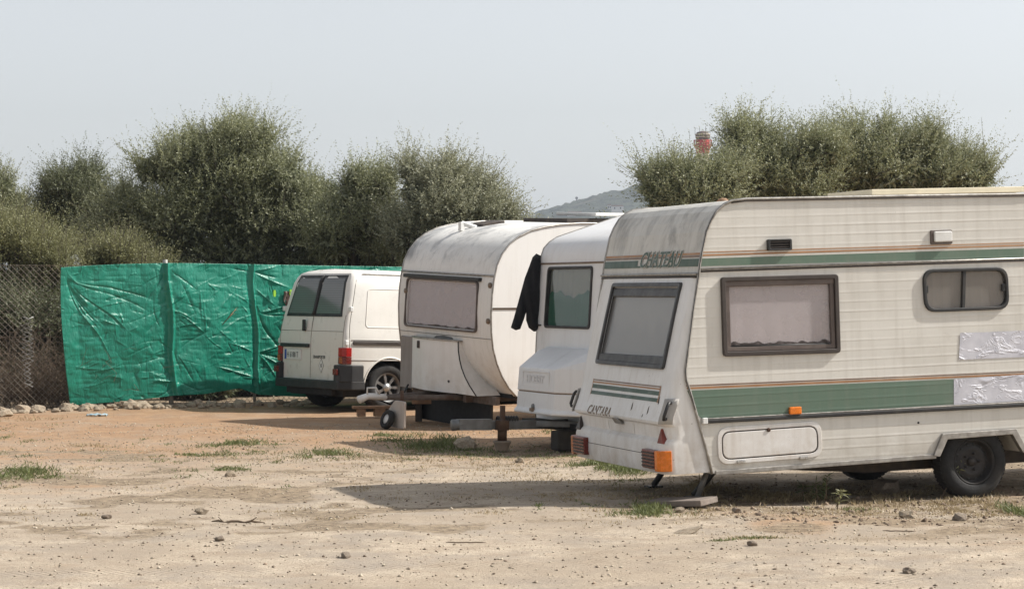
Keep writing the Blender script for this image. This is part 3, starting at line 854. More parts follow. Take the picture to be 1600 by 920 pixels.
c = t.mix(t.rng(t.noise(7, 7, .7), .6, .75, 0, .3), c, (.14, .28, .23))
t.set('Base Color', c); t.set('Roughness', t.rng(t.noise(9, 5), .3, .7, .28, .44))
vn = t.n('TexVoronoi', Scale=3.0); vn.feature = 'DISTANCE_TO_EDGE'
mpv = t.n('Mapping'); mpv.inputs['Scale'].default_value = (1, 1, .75); nz = t.n('TexNoise', Scale=2.5, Detail=3.0); t.t.links.new(t.obj(), nz.inputs['Vector'])
ad = t.n('VectorMath'); ad.operation = 'MULTIPLY_ADD'; t.t.links.new(nz.outputs['Color'], ad.inputs[0]); ad.inputs[1].default_value = (.5, .5, .5); t.t.links.new(t.obj(), ad.inputs[2])
t.t.links.new(ad.outputs[0], mpv.inputs[0]); t.t.links.new(mpv.outputs[0], vn.inputs['Vector'])
nb = t.bump(t.rng(vn.outputs['Distance'], 0, .06, 0, 1, True), .008, .22)
nb = t.bump(t.noise(1, 5, .62, (16, 16, 4), .6), .022, .6, nb)
t.bump(t.noise(14, 5, .65, (1, 1, .6)), .010, .5, nb)
tr = t.n('BsdfTranslucent'); tr.inputs[0].default_value = (.01, .2, .11, 1)
mx = t.n('MixShader'); mx.inputs[0].default_value = .15
t.t.links.new(t.b.outputs[0], mx.inputs[1]); t.t.links.new(tr.outputs[0], mx.inputs[2]); t.t.links.new(mx.outputs[0], t.out.inputs[0])
me.materials.append(t.m)
tarp = bpy.data.objects.new('tarpaulin', me); COL.objects.link(tarp); tarp.location = org
tag(tarp, 'creased green plastic tarpaulin hung along the fence behind the van', 'tarpaulin')
sm = tarp.modifiers.new('s', 'SOLIDIFY'); sm.thickness = .003

# bits on the fence: zigzag wire, rag with pegs, dry stalk
p, d_ = fence_hit(41); nrm = Vector((d_.y, -d_.x, 0)); rnd = random.Random(2); b = MB()
zz = [CAMZ + (HY - y) / FOC * p.y for y in (495, 604)]
for ph in (0, 1):
    pts = []
    n_ = 17
    for k in range(n_):
        sgn = 1 if (k + ph) % 2 else -1
        pts.append(d_ * (sgn * (.075 if k < 11 else .05) + rnd.uniform(-.02, .02)) + nrm * (.02 + .015 * ph) + Vector((0, 0, (zz[0] - zz[1]) * (1 - k / (n_ - 1)))))
    b.tube(pts, .008, 5)
o = b.build('wire_coil', M['post']); o.location = p + nrm * .05 + Vector((0, 0, zz[1])); tag(o, 'loose zigzag of pale wire hooked on the chain-link', 'wire')

def at_fence(px, py, off=.12):
    p, d_ = fence_hit(px); n_ = Vector((d_.y, -d_.x, 0)); q = p + n_ * off
    return q + Vector((0, 0, CAMZ + (HY - py) / FOC * q.y)), d_, n_
M['rag'] = simple('brown_rag', (.12, .075, .06), .9, 0, .3, 30, (.35, .28, .25), .6)
M['peg'] = simple('lime_peg', (.32, .62, .05), .5)
q, d_, n_ = at_fence(442, 455, .16)
rows = []
for i in range(12):
    f = i / 11; row = []
    for j in range(9):
        g_ = j / 8 - .5
        row.append(d_ * (g_ * (.13 + .05*math.sin(f*5)) + .02*math.sin(f*7)) + n_ * (.02*math.sin(g_*14 + f*3)) + Vector((0, 0, -.26 * f * (1 - .25*abs(g_)))))
    rows.append(row)
o = MB().grid(rows).build('rag', M['rag']); o.location = q; sm = o.modifiers.new('s', 'SOLIDIFY'); sm.thickness = .008
tag(o, 'brown rag pegged on the tarpaulin beside the van', 'rag')
for px, py, lab in ((420, 458, 'lime green peg clipped alone on the tarpaulin left of the rag'), (445, 457, 'lime green peg holding the brown rag at the van')):
    q, d_, n_ = at_fence(px, py, .17)
    o = MB().slab(lambda a, b_, c_: d_ * a + n_ * c_ + Vector((0, 0, b_)), [(-.014, -.05), (.014, -.05), (.02, 0), (.013, .045), (-.013, .045), (-.02, 0)], -.012, .012).build('clothes_peg', M['peg'])
    o.location = q; tag(o, lab, 'peg', 'lime pegs on the tarpaulin')
q, d_, n_ = at_fence(352, 494, .14)
b = MB()
for k in range(9):
    a = Vector((rnd.uniform(-.08, .08), 0, 0)); z = a.x * 1.1
    b.tube([d_*a.x + Vector((0,0,z)), d_*(a.x + .05) + n_*.01 + Vector((0,0,z + rnd.uniform(-.01, .07)))], [.006, .002], 4)
b.tube([d_*-.12 + Vector((0,0,-.12)), n_*.01, d_*.1 + Vector((0,0,.11))], .006, 4)
o = b.build('dry_stalk', M['drygrass']); o.location = q; tag(o, 'dry seed stalk stuck to the middle of the tarpaulin', 'stalk')

# ------------------------------------------------------------------ shared vehicle parts
def wheel(parent, c, Rw, w, style, flip=1, n=48):
    """c = centre of the outer face side; axis along local y, outer side at -y*flip"""
    Mw = Matrix.Translation(c) @ Matrix.Rotation(R(90) * flip, 4, 'X')      # local +Z -> -y*flip
    rr = Rw * .62
    b = MB().lathe(Mw, [(rr, -w*.5), (rr+.01, -w*.56), (Rw*.86, -w*.6), (Rw*.965, -w*.46), (Rw, -w*.3), (Rw, w*.3), (Rw*.965, w*.46), (Rw*.86, w*.6), (rr+.012, w*.56), (rr, w*.5)], n, True)
    for k in range(n):                                     # tread blocks
        a = 2*PI*k/n
        Mb = Mw @ Matrix.Rotation(a, 4, 'Z') @ Matrix.Translation((Rw, 0, 0))
        for z in (-w*.28, 0, w*.28):
            b.box((-.008, -Rw*PI/n*.62, z - w*.11), (.0015, Rw*PI/n*.62, z + w*.11), Mb)
    o = b.build('wheel', M['tyre'], parent)
    if style == 'steel':
        r = MB().lathe(Mw, [(rr, w*.5), (rr-.012, w*.52), (rr-.02, w*.40), (rr*.86, w*.18), (rr*.80, w*.16), (rr*.62, w*.30), (rr*.50, w*.27), (rr*.30, w*.24), (.0, w*.24)], n)
        r.lathe(Mw, [(rr, w*.5), (rr, -w*.5)], n)
        r.build('rim', M['rimdark'], o)
        h = MB()
        for k in range(14):
            a = 2*PI*k/14
            Mh = Mw @ Matrix.Translation((math.cos(a)*rr*.73, math.sin(a)*rr*.73, w*.205))
            h.lathe(Mh, [(.0, .004), (.012, .004), (.013, 0)], 10)
        h.build('vent_hole', M['black'], o)
        h = MB()
        h.lathe(Mw, [(rr*.2, w*.24), (rr*.19, w*.36), (0, w*.38)], 16)
        for k in range(5):
            a = 2*PI*k/5
            h.lathe(Mw @ Matrix.Translation((math.cos(a)*rr*.36, math.sin(a)*rr*.36, w*.25)), [(.011, 0), (.011, .016), (0, .018)], 6)
        h.build('hub', M['rimdark'], o)
    else:
        r = MB().lathe(Mw, [(rr, w*.5), (rr-.02, w*.5), (rr-.03, w*.2), (rr-.03, -w*.4)], n)
        r.build('rim', M['steel'], o)
        s_ = MB()
        for k in range(7):
            a = 2*PI*k/7
            for q in (-.11, .11):
                Mq = Mw @ Matrix.Rotation(a + q, 4, 'Z')
                s_.box((.03, -.011, w*.30), (rr-.012, .011, w*.42), Mq @ Matrix.Rotation(-q*.6, 4, 'Z'))
        s_.lathe(Mw, [(.06, w*.28), (.055, w*.46), (0, w*.47)], 20)
        s_.build('spoke', M['silver'], o)
        MB().lathe(Mw, [(rr-.03, 0.0), (0, 0.0)], 24).build('brake_disc', M['black'], o)
    return o
M['silver'] = simple('silver_alloy', (.50, .50, .50), .35, .8, .15, 20, (.2, .17, .14), .3)

def window(parent, mp, corners, r, frame_w=.035, depth=.022, frame='brown_frame', pane='pane', cur='curtain', pocket=.045, inner=None, pane_d=-.012, label=None):
    """returns the cutter polygon; builds frame > pane, curtain as one window part"""
    o1 = rpoly(corners, r); i1 = rpoly(inset(corners, frame_w), [max(.008, q - frame_w*.6) for q in (r if isinstance(r, (list, tuple)) else [r]*4)])
    f = MB().ring(mp, o1, i1, -.03, depth).build('window', M[frame], parent, .006)
    if inner:
        i2 = rpoly(inset(corners, frame_w + inner), [max(.008, q - frame_w) for q in (r if isinstance(r, (list, tuple)) else [r]*4)])
        MB().ring(mp, rpoly(inset(corners, frame_w+.001), [max(.008, q - frame_w*.6) for q in (r if isinstance(r, (list, tuple)) else [r]*4)]), i2, -.025, depth*.35).build('sash', M['sash'], f, .004)
    MB().slab(mp, rpoly(inset(corners, frame_w - .004), .015), pane_d - .003, pane_d).build('pane', M[pane], f)
    c = inset(corners, .012); n = 26
    rows = []
    for i in range(2):
        row = []
        for k in range(n + 1):
            t_ = k / n
            a = Vector(c[0]).lerp(Vector(c[1]), t_); b_ = Vector(c[3]).lerp(Vector(c[2]), t_)
            q = a.lerp(b_, i)
            row.append(mp(q.x, q.y, -pocket + .010 + .008 * math.sin(t_ * 47 + 2 * math.sin(t_ * 9))))
        rows.append(row)
    MB().grid(rows).build('curtain', M[cur], f)
    if cur == 'curtain':
        rr_ = random.Random(len(bpy.data.objects)); c5 = inset(corners, frame_w + (inner or 0) + .004)
        lo = [Vector(c5[0]).lerp(Vector(c5[1]), k/40) for k in range(41)]; upv = (Vector(c5[3]) - Vector(c5[0])).normalized()
        hi = [p_ + upv * (.012 + .028 * max(0, mnoise.noise(Vector((k*.33, rr_.random()*0 + len(corners)*3.1 + corners[0][0]*5, 0))) + .25) + .006*rr_.random()) for k, p_ in enumerate(lo)]
        MB().grid([[mp(p_.x, p_.y, pane_d + .002) for p_ in lo], [mp(p_.x, p_.y, pane_d + .002) for p_ in hi]], False).build('mould_stain', M['mould'], f)
    return f
M['mould'] = simple('black_mould', (.07, .055, .05), .9, 0, .4, 40, (.3, .26, .25), .5)
M['sash'] = simple('dusty_brown_sash', (.12, .092, .08), .5, 0, .3, 12, (.24, .2, .17), .4)
def cutter(mp, corners, r, depth):
    return MB().slab(mp, rpoly(corners, r), -depth, .1).build('cutter', M['dark'])

def text(body, mat, parent, mp, a, b_, size, d=.002, shear=.3, bold=.0, xs_=1.0, name='lettering', thick=.002, rot=0.0):
    cu = bpy.data.curves.new(name, 'FONT'); cu.body = body; cu.size = size; cu.shear = shear; cu.offset = bold; cu.extrude = thick; cu.resolution_u = 3
    o = bpy.data.objects.new(name, cu); COL.objects.link(o)
    bpy.context.view_layer.update()
    me = bpy.data.meshes.new_from_object(o.evaluated_get(bpy.context.evaluated_depsgraph_get()))
    bpy.data.objects.remove(o); me.name = name
    cr, sr = math.cos(rot), math.sin(rot)
    for v in me.vertices:
        x, y = v.co.x * xs_, v.co.y
        v.co = mp(a + x*cr - y*sr, b_ + x*sr + y*cr, d + v.co.z)
    me.materials.clear(); me.materials.append(mat)
    o = bpy.data.objects.new(name, me); COL.objects.link(o); o.parent = parent
    return o

def strip(mp, a0, a1, b0, b1, d=.002, na=1, nb=10, th=.0015):
    """thin band that follows a curved surface"""
    b = MB()
    f = lambda q: q if callable(q) else (lambda t_: q)
    rows = [[mp(f(a0)(t_/nb) + (f(a1)(t_/nb) - f(a0)(t_/nb)) * k / na, b0 + (b1 - b0) * t_ / nb, d) for k in range(na + 1)] for t_ in range(nb + 1)]
    b.grid(rows)
    return b

# ------------------------------------------------------------------ nearest caravan (green stripes)
FA = Frame(Vector((1.49, 16.62, 0)), math.atan2(.309, .951), R(-2.0))
WA = 2.05
A = empty('caravan', FA.M, 'nearest caravan, cream ribbed sides with green stripes, sunk at its rear corner', 'caravan', None)
arc = FA.on_side([(1462,712),(1462,700),(1474,681),(1583,673),(1599,702)])
up_px = [(1091,430),(1093,412),(1096,395),(1103,362),(1110,345),(1119,330),(1130,320),(1142,314),(1165,311),(1250,309.5),(1400,306.5),(1600,303.5)]
lo_px = [(1112,740),(1104,705),(1095,672),(1086,640),(1078,612),(1072,594),(1070.5,580),(1073,558),(1078,520),(1082,488),(1087,455)]
up_ = FA.on_side(up_px); lo_ = FA.on_side(lo_px)
zr = up_[-1][1]; zb = arc[0][1]
front = [(4.30, zr+.02), (4.50, zr-.08), (4.62, zr-.30), (4.66, 1.3), (4.55, .8), (4.40, zb+.02)]
zb2 = arc[-1][1] - .02
prof = lo_ + up_ + front + [(arc[-1][0]+.005, zb2), arc[3], arc[2], (arc[1][0], arc[1][1]), arc[0]]
body = MB().slab(SIDE, prof, 0, -WA)
o = body.build('body', [M['cream'], M['cream_back']], A)
for pl in o.data.polygons:
    pl.material_index = 0 if abs(pl.normal.y) > .5 else 1
w1 = FA.on_side([(1129,557),(1312,551),(1308,428),(1125,433)])
w2 = FA.on_side([(1444,488),(1576,483),(1573,417),(1440,421)])
cut(o, [cutter(SIDE, inset(w1, .02), .03, .05), cutter(SIDE, inset(w2, .015), .09, .05)])
f = window(A, SIDE, w1, .03, .035, .026, inner=.035)
c_ = FA.on_side([(1140,541),(1296,537)])
MB().tube([SIDE(c_[0][0], c_[0][1], .004), SIDE(c_[1][0], c_[1][1], .004)], .006, 6).build('stay', M['black'], f)
a_ = FA.on_side([(1131,437),(1304,433)])
MB().slab(SIDE, [(w1[3][0]+.02, w1[3][1]-.028), (w1[2][0]-.02, w1[2][1]-.028), (w1[2][0]-.02, w1[2][1]-.075), (w1[3][0]+.02, w1[3][1]-.075)], -.01, .012).build('blind_box', M['sash'], f, .006)
f = window(A, SIDE, w2, .10, .026, .020, frame='rubber', pane='pane_clear', cur='curtain_brown', pane_d=-.008)
m0, m1 = FA.side(1504, 485), FA.side(1506, 420)
MB().slab(SIDE, [(m0[0]-.012, m0[1]), (m0[0]+.016, m0[1]), (m1[0]+.016, m1[1]), (m1[0]-.012, m1[1])], -.02, .012).build('sliding_bar', M['rubber'], f, .003)
for q in ((1446, 452), (1568, 449)):
    p = FA.side(*q); MB().box((p[0]-.02, -.014, p[1]-.03), (p[0]+.02, .002, p[1]+.03)).build('catch', M['black'], f, .004)
# mouldings along the side edge, both sides
full = lo_ + up_ + front[:5]
for y_ in (-.006, WA + .006):
    MB().tube([Vector((x, y_, z)) for x, z in rpoly(lo_, .02, 2)[:0] + lo_ + up_ + front[:5]], .011, 8).build('edge_moulding', M['alu'], A)
MB().tube([Vector((x - .006 if x < 1 else x, -.021, z)) for x, z in lo_[3:] + up_[:6]], .0035, 6).build('edge_moulding', M['rubber'], A)
MB().tube([Vector((x, -.010, z - .014)) for x, z in up_[7:]], .006, 6).build('edge_moulding', M['brown_frame'], A)
# bottom skirt rail and wheel arch trim
s0, s1 = lo_[0], arc[0]
MB().slab(SIDE, [(s0[0]+.03, s0[1]-.012), (s1[0], s1[1]-.02), (s1[0], s1[1]+.016), (s0[0]+.03, s0[1]+.022)], -.02, .012).build('skirt_rail', M['alu'], A, .004)
tr_ = [Vector((q[0], 0, q[1])) for q in arc]
outer = FA.on_side([(1457,712),(1471,677),(1586,669),(1604,703)]); inner_ = FA.on_side([(1467,713),(1479,686),(1580,678),(1597,707)])
MB().slab(SIDE, outer + inner_[::-1], -.03, .022).build('wheel_arch_trim', M['alu_light'] if 'alu_light' in M else M['cream_trim'] if 'cream_trim' in M else M['alu'], A, .004)
# stripes on the side
def sband(name, px, mat, th=.002):
    MB().slab(SIDE, FA.on_side(px), -.002, th).build(name, M[mat], A)
sband('stripe', [(1074,610),(1494,592),(1494,631),(1098,655),(1090,648)], 'green', .0022)
sband('stripe', [(1073,605),(1600,583),(1600,585.5),(1074,608)], 'orange_stripe')
sband('stripe', [(1072,601.5),(1600,580),(1600,581.5),(1072.5,603.5)], 'brown_stripe')
sband('stripe', [(1097,404),(1600,388),(1600,402),(1095,416)], 'green', .0022)
sband('stripe', [(1098,397.5),(1600,381.8),(1600,384.5),(1098,400.2)], 'orange_stripe')
sband('stripe', [(1098,393.5),(1600,378.5),(1600,380),(1098,395)], 'orange_stripe')
# awning rail, bumper rail
a_ = FA.side(1095, 420.5); b_ = FA.side(1640, 402.5)
MB().tube([SIDE(a_[0], a_[1], .006), SIDE(b_[0]+1.2, b_[1]+.0, .006)], .008, 8).build('awning_rail', M['alu'], A)
MB().tube([SIDE(a_[0], a_[1]-.018, .004), SIDE(b_[0]+1.2, b_[1]-.018, .004)], .006, 8).build('awning_rail', M['brown_frame'], A)
a_ = FA.side(1100, 656.5); b_ = FA.side(1600, 631)
MB().slab(SIDE, [(a_[0]-.0, a_[1]-.024), (b_[0]+1.0, b_[1]-.024), (b_[0]+1.0, b_[1]+.006), (a_[0], a_[1]+.006)], -.004, .024).build('rubbing_strip', M['rubber'], A, .008, 3)
MB().slab(SIDE, [(a_[0]-.0, a_[1]+.0065), (b_[0]+1.0, b_[1]+.0065), (b_[0]+1.0, b_[1]+.017), (a_[0], a_[1]+.017)], -.004, .018).build('rubbing_strip', M['alu'], A, .004)
MB().box((a_[0]-.02, -.028, a_[1]-.027), (a_[0]+.022, 0, a_[1]+.02)).build('end_cap', M['whiteplastic'], A, .006)
# side lamp, vents, locker hatch
p = FA.side(1241, 641)
l_ = MB().box((p[0]-.05, -.03, p[1]-.028), (p[0]+.05, 0, p[1]+.028)).build('side_lamp', M['amber'], A, .008, 3)
p = FA.side(1216.5, 382.5)
v_ = MB().ring(SIDE, rpoly([(p[0]-.1, p[1]-.043), (p[0]+.1, p[1]-.043), (p[0]+.1, p[1]+.043), (p[0]-.1, p[1]+.043)], .012), rpoly([(p[0]-.08, p[1]-.03), (p[0]+.08, p[1]-.03), (p[0]+.08, p[1]+.03), (p[0]-.08, p[1]+.03)], .008), -.004, .03).build('side_vent', M['black'], A, .004)
b = MB()
for k in range(3): b.box((p[0]-.085, -.022, p[1]-.022+k*.02), (p[0]+.085, -.006, p[1]-.014+k*.02), Matrix.Identity(4))
b.build('slat', M['brown_frame'], v_)
MB().box((p[0]-.085, -.005, p[1]-.032), (p[0]+.085, .0, p[1]+.032)).build('backing', M['dark'], v_)
p = FA.side(1470, 370.5)
v_ = MB().slab(SIDE, rpoly([(p[0]-.095, p[1]-.055), (p[0]+.095, p[1]-.055), (p[0]+.095, p[1]+.055), (p[0]-.095, p[1]+.055)], .012), -.002, .014).build('side_light', M['sash'], A, .004)
MB().slab(SIDE, rpoly([(p[0]-.072, p[1]-.038), (p[0]+.085, p[1]-.038), (p[0]+.085, p[1]+.045), (p[0]-.072, p[1]+.045)], .015), .014, .034).build('lens', M['whiteplastic'], v_, .008, 3)
h4 = FA.on_side([(1122,726),(1285,713),(1282,657),(1120,668)])
hr = [.09]*4
lock = MB().ring(SIDE, rpoly(h4, hr), rpoly(inset(h4, .032), [.075]*4), -.002, .010).build('locker_hatch', M['hatch_frame'] if 'hatch_frame' in M else M['plastic_back'], A, .004)
MB().ring(SIDE, rpoly(inset(h4, .031), [.075]*4), rpoly(inset(h4, .040), [.068]*4), -.002, .006).build('seal', M['brown_frame'], lock)
MB().slab(SIDE, rpoly(inset(h4, .042), [.066]*4), -.002, .009).build('hatch_panel', M['hatch'] if 'hatch' in M else M['plastic_back'], lock, .004)
for q in ((1157, 721), (1255, 714.5)):
    p = FA.side(*q); MB().box((p[0]-.035, -.022, p[1]-.012), (p[0]+.035, -.004, p[1]+.012)).build('hinge', M['chrome'], lock, .004)
p = FA.side(1200, 671); MB().lathe(Matrix.Translation((p[0], -.009, p[1])) @ Matrix.Rotation(R(90), 4, 'X'), [(.016, 0), (.016, .006), (.007, .008), (0, .004)], 14).build('lock', M['rust'], lock)
p = FA.side(1435, 660); MB().lathe(Matrix.Translation((p[0], 0, p[1])) @ Matrix.Rotation(R(90), 4, 'X'), [(.009, 0), (.008, .004), (0, .005)], 10).build('screw_hole', M['dark'], A)
# silver tape patches
M['van_glass'] = NT('van_rear_glass').m
t = NT('van_rear_glass'); sz_ = t.n('SeparateXYZ'); t.t.links.new(t.obj(), sz_.inputs[0])
lv = t.rng(t.math('FRACT', t.math('MULTIPLY', sz_.outputs[2], 32.0)), .3, .6)
t.set('Base Color', t.mix(lv, (.105, .11, .105), (.135, .14, .135))); t.set('Roughness', .12); M['van_glass'] = t.m
t = NT('silver_tape')
t.set('Base Color', t.mix(t.rng(t.noise(5, 6, .7), .35, .65), (.46, .46, .51), (.62, .62, .67))); t.set('Metallic', .1); t.set('Roughness', t.rng(t.noise(8, 4), .3, .7, .3, .5))
t.bump(t.rng(t.noise(1, 7, .6, (5, 5, 9), 1.5), .52, .8), .03, .5)
M['tape'] = t.m
def patch(px, seed):
    q = FA.on_side(px); rnd = random.Random(seed); rows = []
    for j in range(24):
        row = []
        for i in range(44):
            u_, v_ = i/43, j/23
            a = Vector(q[0]).lerp(Vector(q[1]), u_); c = Vector(q[3]).lerp(Vector(q[2]), u_); p = a.lerp(c, v_)
            e = min(u_*6, (1-u_)*6, v_*5, (1-v_)*5, 1); e = max(0, e)
            w_ = mnoise.turbulence(Vector((p.x*7, p.y*11, seed)), 4, False, noise_basis='PERLIN_ORIGINAL')
            row.append(SIDE(p.x, p.y, .004 + .028 * e * max(0, w_ - .55) * (1 if u_ > .2 else .2)))
        rows.append(row)
    return MB().grid(rows).build('tape_patch', M['tape'], A)
patch([(1498,562),(1615,557),(1615,516),(1500,520)], 3)
patch([(1490,632),(1615,625),(1615,584),(1490,592)], 8)
# roof: hatch board and mushroom vent
def roofz(x): return float(np.interp(x, [q[0] for q in up_[6:]] + [4.3], [q[1] for q in up_[6:]] + [zr+.02]))
t_ = FA.side(1375, 305)
x0 = 1.72; x1 = 3.12
hb = MB().slab(lambda a, b_, d: Vector((a, b_, roofz(a) + d)), [(x0, .55), (x1, .55), (x1, 1.35), (x0, 1.35)], .03, .075).build('roof_hatch', M['wood_cream'], A, .004)
MB().slab(lambda a, b_, d: Vector((a, b_, roofz(a) + d)), [(x0+.05, .62), (x1-.05, .62), (x1-.05, 1.28), (x0+.05, 1.28)], -.01, .03).build('hatch_base', M['wood_cream'], hb)
p = (.62, 1.0)
MB().lathe(Matrix.Translation((p[0], p[1], roofz(p[0]))), [(.03, -.01), (.03, .012), (.055, .015), (.03, .04), (0, .045)], 20).build('roof_vent', M['rag2'] if 'rag2' in M else M['wood'], A)
# rear: upper curved sheet stripes and lettering
upf = interp([(x - .001, z) for x, z in up_[:9]])
UPM = ENDM(upf)
ze = lambda py, px=1092: FA.side(px, py)[1]
def uz(py): return FA.side(1094, py)[1]
za, zb_ = uz(416), uz(404)
strip(UPM, .015, .42, za, zb_, .003, 2, 6).build('stripe', M['dgreen'], A)
strip(UPM, 1.28, WA-.015, za, zb_, .003, 2, 6).build('stripe', M['dgreen'], A)
strip(UPM, .42, 1.28, za, za + (zb_-za)*.25, .003, 2, 6).build('stripe', M['dgreen'], A)
strip(UPM, .015, WA-.015, uz(401.5), uz(399), .003, 2, 3).build('stripe', M['brown_stripe'], A)
strip(UPM, .015, WA-.015, uz(398), uz(394.5), .003, 2, 3).build('stripe', M['orange_stripe'], A)
UPR = lambda a, b_, d: UPM(WA - a, b_, d)           # lettering runs from the far side to the near side
text('CHATEAU', M['letterpale'], A, UPR, .82, za + .004, .17, .004, .3, .009, 1.08)
text('CHATEAU', M['dgreen'], A, UPR, .82, za + .004, .17, .0072, .3, .0015, 1.08)
a0 = FA.side(1090, 428)
MB().tube([Vector((a0[0]-.012, .0, a0[1])), Vector((a0[0]-.012, WA, a0[1]))], .010, 8).build('rain_channel', M['alu'], A)
MB().tube([Vector((a0[0]-.010, .01, a0[1]-.022)), Vector((a0[0]-.010, WA-.01, a0[1]-.022))], .008, 8).build('rain_channel', M['brown_frame'], A)
# rear: moulded lower panel
out_px = [(1088,432),(1081,458),(1073,495),(1063,545),(1056,580),(1052,600),(1049,618),(1043,640),(1036,660),(1037,664),(1045,668),(1047,687),(1041,693),(1039,700),(1039,728),(1042,742)]
outp = FA.on_side(out_px, .0)
xo = interp(outp)
xmf = interp(lo_ + up_[:2])
rw_ = .085
wq_px = [(938,571),(1041,578),(1063,440),(950,443)]
wy0, wy1 = .27, 1.70
z_w1 = FA.end(1063, 441, xo)[1]; z_w0 = FA.end(1040, 577, xo)[1]
wy0 = FA.end(1052, 510, xo)[0]; wy1 = FA.end(945, 510, xo)[0]
REAR_W = (wy0, wy1, z_w0, z_w1)
zs = sorted(set([round(z, 5) for _, z in outp] + [round(z_w0 + .04, 5), round(z_w1 - .04, 5)]))
ys_ = [(rw_*(1 - math.cos(a)), rw_*(1 - math.sin(a))) for a in np.linspace(0, PI/2, 7)]   # (y, inset x)
cols_ = [(.004 + y, ins) for y, ins in ys_] + [(wy0 + .04, 0), (1.0, 0), (wy1 - .04, 0)] + [(WA - .004 - y, ins) for y, ins in ys_[::-1]]
rows = []
for z in zs:
    x = xo(z); xm = xmf(z)
    row = [Vector((xm, .004, z))] + [Vector((min(xm, x + ins), y, z)) for y, ins in cols_] + [Vector((xm, WA-.004, z))]
    rows.append(row)
iz0 = zs.index(round(z_w0 + .04, 5)); iz1 = zs.index(round(z_w1 - .04, 5))
jy0 = 1 + len(ys_); jy1 = jy0 + 2
b = MB().grid(rows, True, lambda i, j: iz0 <= i < iz1 and jy0 <= j < jy1)
lowrow = rows[0]
b.add([lowrow[0], *lowrow[1:]], [tuple(range(len(lowrow)))])
rp = b.build('rear_panel', M['plastic_back'], A)
for pl in rp.data.polygons: pl.use_smooth = abs(pl.normal.z) < .6
try:
    rp.data.set_sharp_from_angle(angle=R(28))
except Exception as e: print(e)
XR = ENDM(xo)
wc = [(wy0, z_w0), (wy1, z_w0), (wy1, z_w1), (wy0, z_w1)]
WM = lambda a, b_, d: Vector((float(np.interp(b_, [z_w0, z_w1], [xo(z_w0), xo(z_w1)])) - d - .004, a, b_))
f = window(A, WM, wc, .035, .034, .022, frame='greyframe', pane='pane_clear', cur='curtain_dark', pocket=.06)
MB().slab(WM, [(wy0+.04, z_w1-.05), (wy1-.04, z_w1-.05), (wy1-.04, z_w1-.11), (wy0+.04, z_w1-.11)], -.02, .008).build('blind_box', M['greyframe'], f, .006)
MB().slab(WM, [(wy0+.03, z_w0+.03), (wy1-.03, z_w0+.03), (wy1-.03, z_w0+.085), (wy0+.03, z_w0+.095)], -.02, .010).build('lower_seal', M['greyframe'], f, .006)
RL = lambda a, b_, d: XR(WA - a, b_, d)
def ezs(px, py): return FA.end(px, py, xo)
# pinstripe panel on the lower rear
yA = ezs(1031, 610)[0]; yB = ezs(927, 600)[0]
zr1 = lambda py: ezs(1028, py)[1]
for p0, p1, m_ in ((628, 622, 'dgreen'), (617.5, 611, 'dgreen'), (608.5, 606, 'orange_stripe'), (604.5, 602.5, 'brown_stripe')):
    strip(XR, yA, yB, zr1(p0), zr1(p1), .003, 2, 4).build('stripe', M[m_], A)
strip(XR, yA - .02, yA, zr1(629), zr1(602), .003, 1, 4).build('stripe', M['orange_stripe'], A)
strip(XR, yB, yB+.012, zr1(629), zr1(602), .003, 1, 4).build('stripe', M['orange_stripe'], A)
q = ezs(918, 638); 
text('CANTARA', M['letterbrown'], A, RL, WA - q[0] + .01, q[1] - .035, .10, .003, .2, 0, 1.12)
# scuffs: plate recess outline, opener lip, side slots
q0 = ezs(947, 682); q1 = ezs(993, 688)
za_, zb_ = xo, 0
pz0, pz1 = zr1(683), zr1(668)
y0_, y1_ = ezs(992, 675)[0], ezs(948, 675)[0]
MB().ring(XR, [(y0_, pz0), (y1_, pz0), (y1_, pz1), (y0_, pz1)], inset([(y0_, pz0), (y1_, pz0), (y1_, pz1), (y0_, pz1)], .008), -.002, .004).build('plate_holder', M['plastic_back'], A)
q = ezs(963, 652)
MB().slab(XR, [(q[0]-.07, q[1]-.05), (q[0]+.09, q[1]-.05), (q[0]+.05, q[1]), (q[0]-.04, q[1])], -.01, .025).build('opener_lip', M['alu'], A, .006)
for px, py in ((1003, 652), (1013, 640), (988, 634), (1030, 625)):
    q = ezs(px, py)
    MB().slab(XR, [(q[0]-.012, q[1]-.02), (q[0]+.002, q[1]-.035), (q[0]+.014, q[1]+.01), (q[0]+.004, q[1]+.03)], -.001, .0015).build('scuff', M['darksteel'], A)
# red reflector triangle
q = [ezs(*p) for p in ((1028, 695), (1041, 696), (1033, 664))]
zt = [zr1(692), zr1(668)]
yc = ezs(1034, 690)[0]
xtri = xo(zr1(680)); TM = lambda a, b_, d: Vector((xtri - d - (zr1(680) - b_) * .12, a, b_))
MB().slab(TM, [(yc-.06, zt[0]), (yc+.065, zt[0]), (yc+.01, zt[1]-.0)], -.01, .030).build('reflector', M['redtri'], A, .003)
MB().slab(XR, [(WA-yc-.06, zt[0]), (WA-yc+.05, zt[0]), (WA-yc-.01, zt[1]-.0)], -.02, .010).build('reflector', M['brown_frame'], A, .003)
